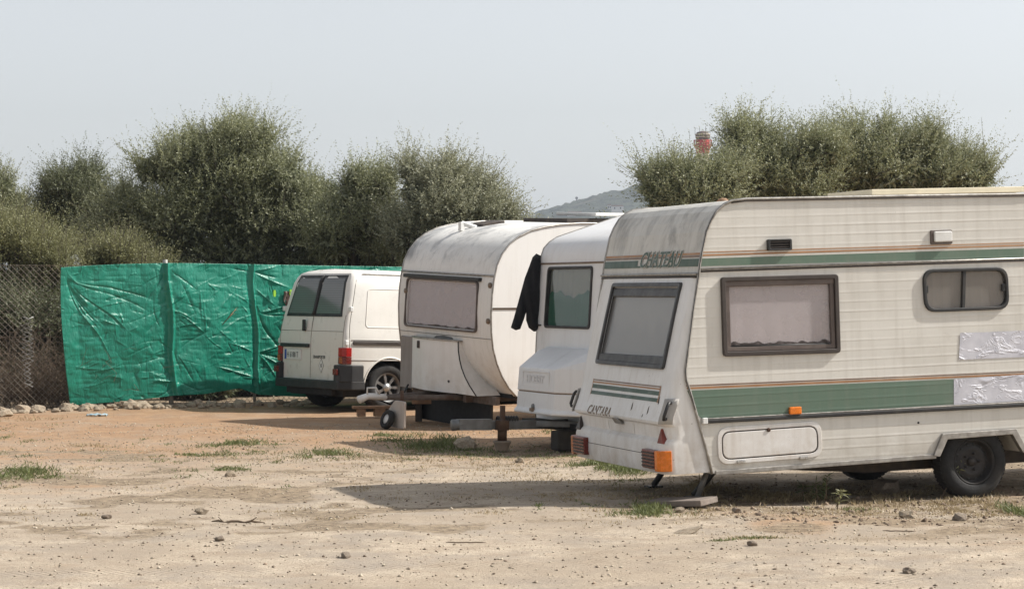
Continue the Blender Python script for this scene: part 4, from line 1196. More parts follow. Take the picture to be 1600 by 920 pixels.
# grab handles on recess plates at the corners
for ysgn, yy in ((1, .085), (-1, WA - .085)):
    zc1, zc0 = zr1(621), zr1(662)
    xx = lambda z: xo(z) - .008
    ox = lambda z, k: Vector((xo(z) + .028 - k*.7, (.028 - k*.7) if ysgn == 1 else WA - (.028 - k*.7), z))
    pl = MB().grid([[ox(z, .012) + Vector((t_*.055, -t_*.055*ysgn, 0)) for t_ in (-.75, 0, .75)] for z in np.linspace(zc0, zc1, 5)]).build('handle_plate', M['grey_panel2'], A)
    sm = pl.modifiers.new('s', 'SOLIDIFY'); sm.thickness = .006
    MB().tube([ox(zc1-.03, .0), ox(zc1-.03, .05), ox(zc1-.05, .062), ox(zc0+.06, .062), ox(zc0+.04, .05), ox(zc0+.04, .0)], .013, 8).build('grab_handle', M['black'], pl)
# tail lamps
tzt, tzb = zr1(703), zr1(733)
for s_, yy in ((1, .03), (-1, WA - .03)):
    y_a, y_b = (yy, yy + .40) if s_ == 1 else (yy - .40, yy)
    yo = yy + .085 * s_
    mpL = lambda a, b_, d: Vector((xo((tzt+tzb)/2) - d, a, b_))
    tl = MB().slab(mpL, rpoly([(min(yo, yo+.26*s_), tzb+.004), (max(yo, yo+.26*s_), tzb+.004), (max(yo, yo+.26*s_), tzt), (min(yo, yo+.26*s_), tzt)], .01), -.02, .04).build('tail_lamp', M['redlens'], A, .008)
    b = MB()
    for k in range(5):
        z = tzb + .018 + k * (tzt - tzb - .02) / 5
        b.box((xo((tzt+tzb)/2) - .046, min(yo, yo+.26*s_)+.008, z), (xo((tzt+tzb)/2)-.035, max(yo, yo+.26*s_)-.008, z+.010))
    b.build('rib', M['rubber'], tl)
    xa = xo((tzt+tzb)/2)
    pts = [(xa - .04, yo), (xa - .04, yo - .05*s_), (xa - .02, yo - .085*s_), (xa + .01, yy - .022*s_), (xa + .055, yy - .034*s_), (xa + .06, yo)]
    MB().slab(lambda a, b_, d: Vector((a, b_, d)), pts, tzb-.008, tzt).build('indicator_lens', M['amber'] if s_ == 1 else M['amberdark'], tl, .006)
strip(XR, .09, WA - .09, zr1(712), zr1(711), .002, 2, 2).build('seam', M['brown_frame'], A)
# chassis, axle, wheels, corner steadies
b = MB()
zc = s0[1]
for y_ in (.36, WA - .36):
    b.slab(lambda a, b_, d: Vector((a, y_ + d, b_)), [(.22, s0[1]+.01), (1.5, arc[0][1]-.13), (4.5, arc[0][1]-.13), (4.5, arc[0][1]+.02), (.22, s0[1]+.09)], -.03, .03)
b.box((0.35, .42, arc[0][1]-.07), (.41, WA-.42, arc[0][1]+.015)); b.box((3.9, .42, arc[0][1]-.07), (3.96, WA-.42, arc[0][1]+.015))
b.build('chassis', M['darksteel'], A)
MB().box((.25, .40, arc[0][1]+.02), (4.35, WA-.40, arc[0][1]+.05)).build('floor', M['darksteel'], A)
wc_ = FA.side(1517, 724, .1)
WXA, WZA = wc_[0], wc_[1]
Rwh = .292
P0 = FA.M @ Vector((WXA, .12, WZA))
WZA += (Rwh - .012 - P0.z)
MB().tube([Vector((WXA, .15, WZA)), Vector((WXA, WA-.15, WZA))], .035, 10).build('axle', M['darksteel'], A)
wheel(A, Vector((WXA, .13, WZA)), Rwh, .165, 'steel', 1)
wheel(A, Vector((WXA, WA-.13, WZA)), Rwh, .165, 'steel', -1)
b = MB(); ap = [(arc[0][0]-.02, arc[0][1]-.02), (arc[0][0]-.02, arc[2][1]-.0), (arc[2][0], arc[2][1]+.03), (arc[3][0], arc[3][1]+.03), (arc[4][0]+.02, arc[4][1]-.02)]
rows = [[SIDE(a, c, -.004) for a, c in ap], [SIDE(a, c, -.36) for a, c in ap]]
b.grid(rows, False); b.add([SIDE(a, c, -.36) for a, c in ap], [tuple(range(5))]); b.build('wheel_housing', M['darksteel'], A)
FI = FA.I
def world_leg(parent, fr, a, bw, r_, name, mat, foot=.1):
    a = Vector(a); bl = fr.I @ Vector(bw)
    m_ = MB().tube([a, bl + Vector((0, 0, .012))], r_, 6)
    o = m_.build(name, M[mat], parent)
    MB().box((bl.x-foot/2, bl.y-foot/2, bl.z-.005), (bl.x+foot/2, bl.y+foot/2, bl.z+.012)).build('foot', M[mat], o)
    return o
gq = gp(1003, 754); gq.y = 17.9; gq.x = (1003-CX)/FOC*17.9
q = FA.M @ Vector((.18, .62, 0)); world_leg(A, FA, (.45, .62, .36), (q.x-.05, q.y, .01), .028, 'corner_steady', 'black', .12)
q = FA.M @ Vector((.18, WA-.45, 0)); world_leg(A, FA, (.45, WA-.45, .36), (q.x, q.y, .01), .025, 'corner_steady', 'black', .12)
q = FA.M @ Vector((.05, .30, 0)); world_leg(A, FA, (.16, .30, .34), (q.x-.03, q.y-.05, .03), .022, 'corner_steady', 'steel', .12)
q = FA.M @ Vector((4.1, .5, 0)); world_leg(A, FA, (3.9, .5, .36), (q.x, q.y, .01), .025, 'corner_steady', 'black', .12)
MB().tube([Vector((.35, .5, .3)), Vector((.7, .5, .22)), Vector((.9, .5, .25)), Vector((.95, .5, .34))], .012, 8).build('brake_cable', M['black'], A)
# drawbar out of frame at the front
b = MB(); b.tube([Vector((4.3, .5, .36)), Vector((5.6, WA/2, .40))], .04, 6); b.tube([Vector((4.3, WA-.5, .36)), Vector((5.6, WA/2, .40))], .04, 6)
b.build('drawbar', M['steel'], A)

# ------------------------------------------------------------------ white van
FV = Frame(Vector((-2.248, 29.5, 0)), math.atan2(.571, .821), R(1.3))
WV, HV, LV = 1.84, 1.93, 4.6
V = empty('van', FV.M, 'white panel van with black bumper parked against the green tarpaulin', 'van')
def vshift(z): return float(np.interp(z, [.3, .62, 1.0, 1.2, 1.75, 1.88, 1.94], [.0, .0, .0, .02, .15, .22, .36]))
half = [(.06, .30), (.012, .36), (0, .46), (0, .80), (0, .98), (.02, 1.08), (.055, 1.35), (.095, 1.62), (.12, 1.74), (.15, 1.82), (.20, 1.87), (.30, 1.905), (.50, 1.925), (WV/2, 1.935)]
ring_ = half + [(WV - y, z) for y, z in half[-2::-1]]
def station(u_, kz_=None, roofcap=99, nose=0):
    pts = []
    for y, z in ring_:
        z2 = min(z, roofcap)
        pts.append(Vector((u_, y, z2)))
    return pts
b = MB()
rows = []
for s_, ins in ((0, .035), (.02, .012), (.05, 0), (.5, 0), (1.5, 0), (2.9, 0)):
    row = []
    for y, z in ring_:
        f_ = 1 if s_ <= .05 else 0
        xx = s_ + vshift(z) * max(0, 1 - max(0, s_ - .05) / .5)
        yy = y + ins * (1 if y < WV/2 else -1) * min(1, abs(y - WV/2) * 2.0)
        row.append(Vector((xx, yy, z)))
    rows.append(row)
for u_, cap in ((3.35, 1.72), (3.95, 1.08), (4.4, .95), (4.58, .78), (4.62, .5)):
    row = []
    for y, z in ring_:
        z2 = z if z < cap - .12 else cap - .12 + (z - (cap - .12)) * .12 / max(.13, 1.935 - cap + .12)
        ins = .0 if u_ < 4 else .04 * (u_ - 4) / .6
        row.append(Vector((u_, y + ins * (1 if y < WV/2 else -1), z2)))
    rows.append(row)
b.grid(rows)
nr = len(ring_)
for idx in (0, -1):                       # end caps as ladders of quads
    r0 = rows[idx]
    n_ = len(half)
    b.add(r0, [(i, i+1, nr-2-i, nr-1-i) for i in range(n_-1) if nr-2-i > i+1] + [(n_-2, n_-1, n_)], False)
b.add(rows[0] + rows[-1], [], False)
bot = [r[0] for r in rows]; bot2 = [r[-1] for r in rows]
b.grid([bot, bot2], False)
vb = b.build('body', [M['van'], M['dark']], V)
wheels_u = FV.side(602, 610, .1)
uR = wheels_u[0]; uF = uR + 2.75
def cyl(u_, r_, y0, y1):
    c_ = MB().lathe(Matrix.Translation((u_, y0, .33)) @ Matrix.Rotation(R(-90), 4, 'X'), [(0, 0), (r_, 0), (r_, y1-y0), (0, y1-y0)], 40).build('cutter', M['dark'])
    return c_
cut(vb, [cyl(uR, .40, -.1, .30), cyl(uR, .40, WV-.30, WV+.1), cyl(uF, .40, -.1, .30), cyl(uF, .40, WV-.30, WV+.1)])
try: vb.data.set_sharp_from_angle(angle=R(32))
except Exception as e: print(e)
for u_ in (uR, uF):
    for y_, fl in ((.14, 1), (WV-.14, -1)):
        c_ = Vector((u_, y_, 0)); P0 = FV.M @ c_
        wheel(V, Vector((u_, y_, .315 - P0.z)), .325, .20, 'alloy', fl)
for u_ in (uR, uF):
    for y_ in (-.008, WV + .008):
        MB().tube([Vector((u_ + math.cos(a)*.405, y_ + (.01 if y_ < 1 else -.01), .33 + math.sin(a)*.405)) for a in np.linspace(-.05, PI+.05, 22)], .014, 6).build('arch_lip', M['van'], V)
VR = lambda a, b_, d: Vector((vshift(b_) - d, a, b_))
VL = lambda a, b_, d: VR(WV - a, b_, d)
def ev(px, py): return FV.end(px, py, vshift)
# bumper
zbt = .64
b = MB()
b.slab(lambda a, b_, d: Vector((a, b_, d)), rpoly([(.10, -.035), (uR-.40, -.035), (uR-.40, .02), (.06, .05), (.04, WV-.05), (uR-.40, WV-.02), (uR-.40, WV+.035), (.10, WV+.035), (-.075, WV-.06), (-.11, WV/2), (-.075, .06)], .02, 3), .30, .42)
bp = b.build('bumper', M['greyplastic'], V, .015, 3)
for s_ in (0, 1):
    f_ = (lambda y: y) if s_ == 0 else (lambda y: WV - y)
    MB().slab(lambda a, b_, d: Vector((a, b_, d)), [(uR-.42, f_(-.034)), (.10, f_(-.034)), (-.05, f_(.03)), (-.076, f_(.10)), (-.078, f_(.17)), (.03, f_(.17)), (.03, f_(.02)), (uR-.42, f_(.01))], .40, .635).build('bumper_corner', M['greyplastic'], bp, .018, 3)
    MB().box((-.095, min(f_(.05), f_(.16)), .50), (-.07, max(f_(.05), f_(.16)), .58)).build('reflector', M['redlens'], bp, .004)
# side sill plastic behind the wheel and sill
MB().box((uR+.42, -.012, .30), (uF-.42, .03, .42)).build('sill', M['greyplastic'], V, .01)
# rear doors: seams, windows, handle, plate, lamps, hinges
yc_ = WV/2
zw0 = 1.26; zw1 = 1.80
zw0 = ev(487, 494)[1]; zw1 = ev(500, 430)[1]
wl = [(.16, zw0), (yc_-.015, zw0), (yc_-.015, zw1), (.27, zw1)]
wr = [(yc_+.015, zw0), (WV-.16, zw0), (WV-.27, zw1), (yc_+.015, zw1)]
for wv_ in (wl, wr):
    f = MB().slab(VR, sum([[(wv_[i][0] + (wv_[(i+1)%4][0]-wv_[i][0])*k/6, wv_[i][1] + (wv_[(i+1)%4][1]-wv_[i][1])*k/6) for k in range(6)] for i in range(4)], []), -.004, .004).build('window', M['rubber'], V)
    w_in = inset(wv_, .042)
    rows = [[VR(*(Vector(w_in[0]).lerp(Vector(w_in[1]), k/8).lerp(Vector(w_in[3]).lerp(Vector(w_in[2]), k/8), j/8)), .007) for k in range(9)] for j in range(9)]
    MB().grid(rows).build('pane', M['van_glass'], f)
MB().tube([VR(yc_, z, .006) for z in np.linspace(zw0+.02, zw1-.02, 8)], .03, 8).build('centre_pillar', M['rubber'], V)
def vline(pts, name='seam', r_=.004, mat='darkseam', mp=VR):
    MB().tube([mp(a, b_, .001) for a, b_ in pts], r_, 5).build(name, M[mat], V)
M['darkseam'] = simple('seam_line', (.16, .145, .125), .8)
vline([(yc_, z) for z in np.linspace(.44, 1.85, 16)])
vline([(.06, z) for z in np.linspace(.65, 1.30, 8)]); vline([(WV-.06, z) for z in np.linspace(.65, 1.30, 8)])
vline([(.06 , 1.08), (WV-.06, 1.08)], r_=.003)
p = ev(478, 508)
MB().box((-.035, p[0]-.03, p[1]-.08), (.0, p[0]+.025, p[1]+.08)).build('door_handle', M['black'], V, .012, 3)
pa, pb = ev(445, 548), ev(471, 561)
plt = MB().slab(VR, rpoly([(ev(471,555)[0], ev(458,561)[1]), (ev(446,552)[0], ev(458,561)[1]), (ev(446,552)[0], ev(458,545)[1]), (ev(471,555)[0], ev(458,545)[1])], .008), .002, .014).build('number_plate', M['whiteplastic'], V, .002)
py0, py1 = ev(446,552)[0], ev(471,555)[0]; pz0, pz1 = ev(458,561)[1], ev(458,545)[1]
pw = py0 - py1; ph = pz1 - pz0
MB().slab(VR, [(py0-.004, pz0+.004), (py0-pw*.12, pz0+.004), (py0-pw*.12, pz1-.004), (py0-.004, pz1-.004)], .014, .0155).build('blue_band', M['blue'], plt)
tx = text('H 6188 T', M['letterdark'], plt, VL, (WV - py0) + pw*.15, pz0 + ph*.22, ph*.75, .0145, 0, .001, pw*.78/(ph*.75*4.35), 'plate_number', .001)
q0 = ev(437, 546); 
MB().slab(VR, [(yc_+.03, ev(460,541)[1]-.005), (WV-.10, ev(460,541)[1]-.005), (WV-.10, ev(460,541)[1]+.045), (yc_+.03, ev(460,541)[1]+.045)], -.002, .03).build('plate_light_bar', M['greyplastic'], V, .006)
MB().slab(VR, [(WV-.14, .62), (WV-.10, .62), (WV-.10, .88), (WV-.14, .88)], -.002, .014).build('plate_light_bar', M['greyplastic'], V, .004)
q = ev(489, 557); q2 = ev(512, 560)
text('TRANSPORTER', M['letterdark'], V, VL, WV - q[0], q[1]-.02, .058, .002, .2, .001, (q[0]-q2[0])/.47, 'lettering', .001)
# diamond sticker
q = ev(502, 571)
dm = [(q[0], q[1]-.10), (q[0]+.07, q[1]), (q[0], q[1]+.10), (q[0]-.07, q[1])]
st = MB().slab(VR, dm, .001, .003).build('diamond_sticker', M['letterdark'], V)
MB().slab(VR, inset(dm, .006), .003, .004).build('sticker_face', M['whiteplastic'], st)
text('15', M['letterdark'], st, VL, WV - q[0] - .035, q[1]-.02, .06, .0045, 0, .002, 1, 'sticker_number', .0005)
for px_, s_ in ((0, 0), (1, 1)):
    f_ = (lambda y: y) if s_ == 0 else (lambda y: WV - y)
    z0_, z1_ = .635, .875
    def lamp(za_, zb2_, mat, nm, par):
        pts = [(.10, f_(-.012)), (.02, f_(-.006)), (-.022, f_(.03)), (-.024, f_(.14)), (.02, f_(.14)), (.10, f_(.02))]
        return MB().slab(lambda a, b_, d: Vector((a, b_, d)), pts, za_, zb2_).build(nm, M[mat], par, .006)
    tl = lamp(.745, .865, 'redlamp', 'tail_lamp', V)
    lamp(.645, .743, 'redlens', 'lower_lens', tl)
    MB().box((-.028, min(f_(.03), f_(.10)), .655), (-.020, max(f_(.03), f_(.10)), .74)).build('indicator_lens', M['amberdark'], tl, .002)
    for z in (.93, 1.38):
        MB().box((vshift(z)+.0, min(f_(-.018), f_(.05)), z-.035), (vshift(z)+.05, max(f_(-.018), f_(.05)), z+.035)).build('hinge', M['whiteplastic'], V, .01)
# side: pressings, sliding rail, swage line, gutter
def ysurf(z): return float(np.interp(z, [q[1] for q in half], [q[0] for q in half]))
VS = lambda a, b_, d: Vector((a, ysurf(b_) - d, b_))
pr = [(.33, 1.14), (1.62, 1.14), (1.62, 1.66), (.40, 1.66)]
def dense(c_, n=10): return sum([[tuple(Vector(c_[i]).lerp(Vector(c_[(i+1) % len(c_)]), k/n)) for k in range(n)] for i in range(len(c_))], [])
rr = rpoly(pr, .06, 4)
for base in (0.0, 1.45):
    MB().tube([VS(a + base, b_, .001) for a, b_ in dense(rr, 3)], .006, 6, True).build('side_pressing', M['van'], V)
MB().slab(VS, rpoly([(.12, .905), (2.3, .905), (2.3, .955), (.12, .955)], .02), -.002, .022).build('door_rail', M['brown_frame'], V, .006)
MB().tube([VS(a, .97, .004) for a in (.1, 1.2, 2.4)], .006, 6).build('door_rail', M['van'], V)
MB().tube([VS(a, .70, .002) for a in (.1, 1.0, 2.0, 3.0, 4.2)], .007, 6).build('swage_line', M['van'], V)
MB().tube([VS(.07 + vshift(z), z, .001) for z in np.linspace(.66, 1.78, 14)], .004, 5).build('seam', M['darkseam'], V)
MB().tube([Vector((a, .17, 1.86)) for a in (.35, 1.5, 2.9)], .008, 6).build('gutter', M['van'], V)
# cab windows and windscreen (hidden behind the caravan from here)
for y_, s_ in ((.0, 1), (WV, -1)):
    pts = [(2.75, 1.12), (3.62, 1.12), (3.30, 1.66), (2.75, 1.70)]
    MB().slab(lambda a, b_, d: Vector((a, (ysurf(b_) - d) if s_ == 1 else (WV - ysurf(b_) + d), b_)), dense(rpoly(pts, .05, 3), 2), -.01, .006).build('window', M['rubber'], V)
MB().add([(3.92, .12, 1.16), (3.92, WV-.12, 1.16), (3.42, WV-.2, 1.70), (3.42, .2, 1.70)], [(0, 1, 2, 3)]).build('windscreen', M['rubber'], V)
o = MB().box((-.02, .30, .22), (.04, WV-.30, .31)).build('tow_bar', M['dark'], V)
MB().box((.1, .2, .20), (4.3, WV-.2, .32)).build('underbody', M['dark'], V)

# ------------------------------------------------------------------ rounded caravan
FB = Frame(Vector((-.227, 26.0, 0)), math.atan2(.562, .827), R(0), R(2.2))
WB = 2.08
B = empty('caravan', FB.M, 'rounded old white caravan with grey stained front, between the van and the half-hidden caravan', 'caravan')
b_px = [(806,619),(795,606),(784,588),(776,568),(770,545),(767.5,520),(767,490),(768.5,462),(771,440),(776,415),(784,397),(796,381),(810,370),(830,360),(850,355),(875,351),(905,349)]
bp_ = FB.on_side(b_px)
zt = bp_[-1][1]
x_r = 4.55
rear = [(2.5, zt+.02), (3.9, zt-.02), (4.2, zt-.10), (4.42, zt-.32), (4.5, zt-.7), (4.5, 1.2), (4.42, .9), (4.2, .6), (4.0, bp_[0][1])]
profB = bp_ + rear
bo = MB().slab(SIDE, profB, 0, -WB).build('body', [M['white_b'], M['grey_b']], B)
for pl in bo.data.polygons:
    pl.material_index = 0 if abs(pl.normal.y) > .5 else 1
    if abs(pl.normal.y) < .5: pl.use_smooth = True
xb = interp(bp_[:14])
BM = ENDM(xb)
def eb(px, py): return FB.end(px, py, xb)
# front window
bw = [eb(746, 512), eb(634, 517), eb(640, 441), eb(758, 432)]
zl = (bw[0][1] + bw[1][1]) / 2; zh = (bw[2][1] + bw[3][1]) / 2
yl = bw[0][0]; yh = bw[1][0]
bwc = [(yl, zl), (yh, zl), (yh - .03, zh), (yl + .0, zh)]
cut(bo, [cutter(BM, inset(bwc, .03), .06, .07)])
for pl in bo.data.polygons:
    if abs(pl.normal.y) < .5: pl.use_smooth = True
try: bo.data.set_sharp_from_angle(angle=R(35))
except Exception: pass
XW = lambda z: float(np.interp(z, [zl, zh], [xb(zl), xb(zh)])) - .012
WMB = lambda a, b_, d: Vector((XW(b_) - d, a, b_))
fb = window(B, WMB, bwc, .07, .022, .02, frame='sash', pane='pane', cur='curtain', pocket=.05)
MB().slab(WMB, [(yl-.04, zh+.0), (yh+.03, zh+.0), (yh+.03, zh+.045), (yl-.04, zh+.045)], -.02, .03).build('blind_box', M['black'], fb, .006)
zg = zh + .075
MB().tube([Vector((xb(zg)-.008, .0, zg)), Vector((xb(zg)-.008, WB, zg))], .012, 8).build('rain_channel', M['alu'], B)
MB().tube([Vector((xb(zl-.04)-.003, .0, zl-.06)), Vector((xb(zl-.04)-.003, WB, zl-.06))], .003, 6).build('seam', M['darkseam'], B)
for y_ in (-.004, WB + .004):
    MB().tube([Vector((x, y_, z)) for x, z in bp_ + rear[:6]], .012, 8).build('edge_moulding', M['alu'], B)
zt_ = FB.side(780, 482)[1]
MB().tube([SIDE(xb(zt_) + .02, zt_, .004), SIDE(4.45, zt_ + .0, .004)], .010, 8).build('side_trim', M['letterbrown'], B)
for q in ((768, 446), (635, 454), (766, 502), (630, 528)):
    p = eb(*q)
    MB().lathe(Matrix.Translation((xb(p[1]) - .0, min(max(p[0], .05), WB-.05), p[1])) @ Matrix.Rotation(R(-90), 4, 'Y'), [(.034, 0), (.032, .02), (.0, .03)], 14).build('marker_lamp', M['letterbrown'], B)
# gas locker
k0 = eb(722, 537)[0]; k1 = eb(637, 541)[0] - .25
zk0, zk1 = FB.side(770, 621)[1] + .0, FB.side(770, 539)[1]
xk = xb(zk1) - .05
LM = lambda a, b_, d: Vector((xk - d, a, b_))
ktop = k0; kw = k0 - .62
right_edge = [(k0 - .62 * t_ ** .62 if False else k0 - .62 * (1 - math.cos(t_ * PI / 2)) , zk1 + (zk0 - zk1) * math.sin(t_ * PI / 2)) for t_ in np.linspace(0, 1, 12)]
right_edge = [(k0, zk1), (k0-.01, zk1-.10), (k0-.04, zk1-.20), (k0-.09, zk1-.30), (k0-.17, zk1-.40), (k0-.27, zk1-.49), (k0-.42, zk1-.60)]
sc_ = (zk1 - zk0) / .60
right_edge = [(a, zk1 - (zk1 - z) * sc_) for a, z in right_edge]
poly = right_edge + [(k1, zk0), (k1, zk1 - .01)]
reI = lambda z: float(np.interp(z, [q[1] for q in right_edge[::-1]], [q[0] for q in right_edge[::-1]]))
def LB(a, z, back=0.0):
    t_ = (a - k1) / (k0 - k1); return Vector((xk + back - .085 * math.sin(max(0, min(1, (1-t_)*1.0)) * PI) , a, z))
rowsL = []
for z in np.linspace(zk0, zk1, 16):
    rr_ = reI(z); rowsL.append([LB(rr_ + (k1 - rr_) * c_ / 24, z) for c_ in range(25)])
bl_ = MB().grid(rowsL)
bl_.grid([[Vector((xk + .34, p.y, p.z)) for p in (rw[0] for rw in rowsL)], [rw[0] for rw in rowsL]])
bl_.grid([[Vector((xk + .34, p.y, p.z)) for p in rowsL[0]], rowsL[0]]); bl_.grid([[Vector((xk + .34, p.y, p.z)) for p in rowsL[-1]], rowsL[-1]])
bl_.grid([[Vector((xk + .34, rw[-1].y, rw[-1].z)) for rw in rowsL], [rw[-1] for rw in rowsL]])
lk = bl_.build('gas_locker', M['white_b'], B)
try: lk.data.set_sharp_from_angle(angle=R(40))
except Exception: pass
MB().tube([LB(a, z) + Vector((-.004, 0, 0)) for a, z in right_edge], .008, 6).build('locker_edge', M['rubber'], lk)
MB().slab(lambda a, b_, d: Vector((a, b_, d)), [(xk+.25, k0-.02)] + [(LB(a, 0).x - .015, a) for a in np.linspace(k0-.02, k1, 14)] + [(xk+.25, k1)], zk1, zk1+.018).build('locker_lid', M['alu'], lk, .003)
kk = k1 - .22
MB().box((xk-.075, kk-.05, zk1-.12), (xk-.01, kk, zk1-.03)).build('latch', M['darksteel'], lk, .006)
MB().slab(lambda a, b_, d: Vector((xk + .35 - d, a, b_)), [(k1 + .01, zk0 - .02), (WB-.06, zk0 - .02), (WB-.06, zk1 + .0), (k1 + .01, zk1 + .0)], -.02, .33).build('locker_side', M['grey_panel'], B, .008)
q = eb(690, 529)
BMR = lambda a, b_, d: BM(WB - a, b_, d)
MB().slab(BM, rpoly([(q[0]-.30, q[1]-.035), (q[0]+.30, q[1]-.06), (q[0]+.12, q[1]+.03), (q[0]-.05, q[1]+.045), (q[0]-.25, q[1]+.03)], .02), .0, .003).build('faded_emblem', M['emblem'] if 'emblem' in M else M['steel'], B)
# chassis, drawbar with coupling, jockey wheel
zd = zk0 - .055
b = MB()
for y_ in (.62, WB - .62):
    b.box((.0, y_-.03, zd-.05), (4.1, y_+.03, zd+.05))
for y_ in (.62, WB - .62):
    b.tube([Vector((.35, y_, zd)), Vector((-.85, WB/2, zd))], .045, 4)
b.box((.10, .1, zd-.05), (.16, WB-.1, zd+.05))
b.build('drawbar', M['dframe'], B)
c_ = FB.M @ Vector((-1.0, WB/2, zd))
cp_ = MB().tube([Vector((-.85, WB/2, zd)), Vector((-1.10, WB/2, zd+.02)), Vector((-1.22, WB/2, zd-.02))], [.04, .04, .05], 8).build('coupling', M['whiteplastic'], B)
MB().tube([Vector((-1.12, WB/2-.02, zd+.04)), Vector((-1.12, WB/2-.02, zd+.12)), Vector((-1.0, WB/2-.02, zd+.12)), Vector((-.95, WB/2-.02, zd+.04))], .012, 6).build('coupling_handle', M['whiteplastic'], cp_)
MB().tube([Vector((.05, .85, zd+.02)), Vector((-.12, .80, zd+.20))], .016, 8).build('hand_brake', M['black'], B)
WBx = 2.3
P0 = FB.M @ Vector((WBx, .12, 0)); P1 = FB.M @ Vector((WBx, WB-.12, 0))
wheel(B, Vector((WBx, .13, .29 - P0.z)), .30, .165, 'steel', 1)
wheel(B, Vector((WBx, WB-.13, .29 - P1.z)), .30, .165, 'steel', -1)
MB().tube([Vector((WBx, .15, .29 - P0.z)), Vector((WBx, WB-.15, .29 - P1.z))], .035, 8).build('axle', M['darksteel'], B)
MB().box((.3, .05, bp_[0][1]-.03), (4.0, WB-.05, bp_[0][1]+.02)).build('floor', M['dark'], B)
MB().box((.17, .30, zd-.36), (.20, WB-.12, zd-.05)).build('added_shade_board', M['dark'], B)  # added dark sheet standing in for the shade below the front
MB().box((.30, .75, zd-.30), (.50, 1.05, zd-.04)).build('battery_box', M['black'], B, .01)
# housing and jockey wheel at the left of the drawbar
jq = FB.I @ gp(612, 670)
gz = jq.z
jh = MB().slab(lambda a, b_, d: Vector((jq.x + .02 - d, a, b_)), rpoly([(jq.y-.24, gz+.02), (jq.y+.13, gz+.02), (jq.y+.12, gz+.22), (jq.y-.02, zd), (jq.y-.24, zd)], .03), -.03, .0).build('wheel_shield', M['grey_panel2'], B, .006)
MB().tube([Vector((jq.x+.06, jq.y-.12, gz+.2)), Vector((jq.x+.06, jq.y-.12, zd+.12))], .022, 8).build('jockey_tube', M['rust'], B)
jw = MB().lathe(Matrix.Translation((jq.x-.06, jq.y, gz+.115)) @ Matrix.Rotation(R(-70), 4, 'Y'), [(.06, -.03), (.10, -.035), (.115, -.02), (.115, .02), (.10, .035), (.06, .03)], 24, True).build('jockey_wheel', M['tyre'], B)
MB().lathe(Matrix.Translation((jq.x-.06, jq.y, gz+.115)) @ Matrix.Rotation(R(-70), 4, 'Y'), [(0, -.02), (.06, -.02), (.06, .02), (0, .02)], 18).build('rim', M['whiteplastic'], jw)
MB().tube([Vector((xk-.02, k1+.05, zd+.08)), Vector((-.4, WB/2+.35, zd-.02)), Vector((-.7, WB/2+.15, zd-.10)), Vector((-.95, WB/2+.02, zd-.02))], .012, 6).build('cable', M['cloth'], B)
# roof: hatch, clamp, plate
def brz(x): return float(np.interp(x, [q[0] for q in bp_[9:]] + [2.5, 3.9], [q[1] for q in bp_[9:]] + [zt+.02, zt-.02]))
RB = lambda a, b_, d: Vector((a, b_, brz(a) + d))
hx0 = 1.75
MB().slab(RB, [(hx0-.35, .55), (hx0+.75, .55), (hx0+.75, 1.5), (hx0-.35, 1.5)], -.01, .05).build('roof_plate', M['darksteel'], B, .005)
MB().slab(RB, [(hx0+.05, .50), (hx0+.85, .50), (hx0+.85, 1.35), (hx0+.05, 1.35)], .085, .125).build('roof_hatch', M['whiteplastic'], B, .008)
MB().slab(RB, [(.62, 1.25), (.95, 1.25), (.95, 1.62), (.62, 1.62)], -.01, .03).build('solar_board', M['darksteel'], B, .004)
cl_ = FB.side(730, 370, 1.5)
xq = .42; yq = 1.42
b = MB(); b.box((xq-.03, yq-.03, brz(xq)), (xq+.03, yq+.03, brz(xq)+.11)); b.tube([Vector((xq, yq, brz(xq)+.10)), Vector((xq+.20, yq-.06, brz(xq)+.04))], .03, 6)
b.build('roof_clamp', M['whiteplastic'], B, .006)

# ------------------------------------------------------------------ white caravan with plastic gas box
FC = Frame(Vector((1.10, 21.95, 0)), math.atan2(.407, .914), R(1.0))
WC = 2.08
C = empty('caravan', FC.M, 'smooth white caravan with a plastic gas box, half hidden behind the nearest caravan', 'caravan')
# outline traced on the far side plane (the edge seen at the coat)
cp_px = [(838,655),(836,620),(837,560),(840,500),(843,440),(845,412),(846,400),(850,388),(858,379),(870,371),(905,359),(950,344),(968,338)]
cq = FC.on_side(cp_px, WC)
zt = cq[-1][1]
profC = cq + [(cq[-1][0]+.5, zt+.10), (4.0, zt+.12), (4.3, zt-.05), (4.45, zt-.4), (4.5, 1.2), (4.3, .5), (4.3, cq[0][1])]
co = MB().slab(SIDE, profC, 0, -WC).build('body', [M['white_c'], M['white_c']], C)
for pl in co.data.polygons:
    if abs(pl.normal.y) < .5: pl.use_smooth = True
xc = interp(cq[:9])
def ec(px, py): return FC.end(px, py, xc)
CM = ENDM(xc)
c0 = ec(851, 512); c1 = ec(922, 516); c2 = ec(928, 414); c3 = ec(856, 417)
cw = [(c1[0], c0[1]), (c0[0], c0[1]), (c0[0]-.02, c3[1]), (c1[0]-.0, c3[1])]
cut(co, [cutter(CM, inset(cw, .02), .05, .07)])
for pl in co.data.polygons:
    if abs(pl.normal.y) < .5: pl.use_smooth = True
try: co.data.set_sharp_from_angle(angle=R(35))
except Exception: pass
fc = window(C, CM, cw, .06, .028, .018, frame='rubber', pane='pane_green', cur='curtain_dark', pocket=.055)
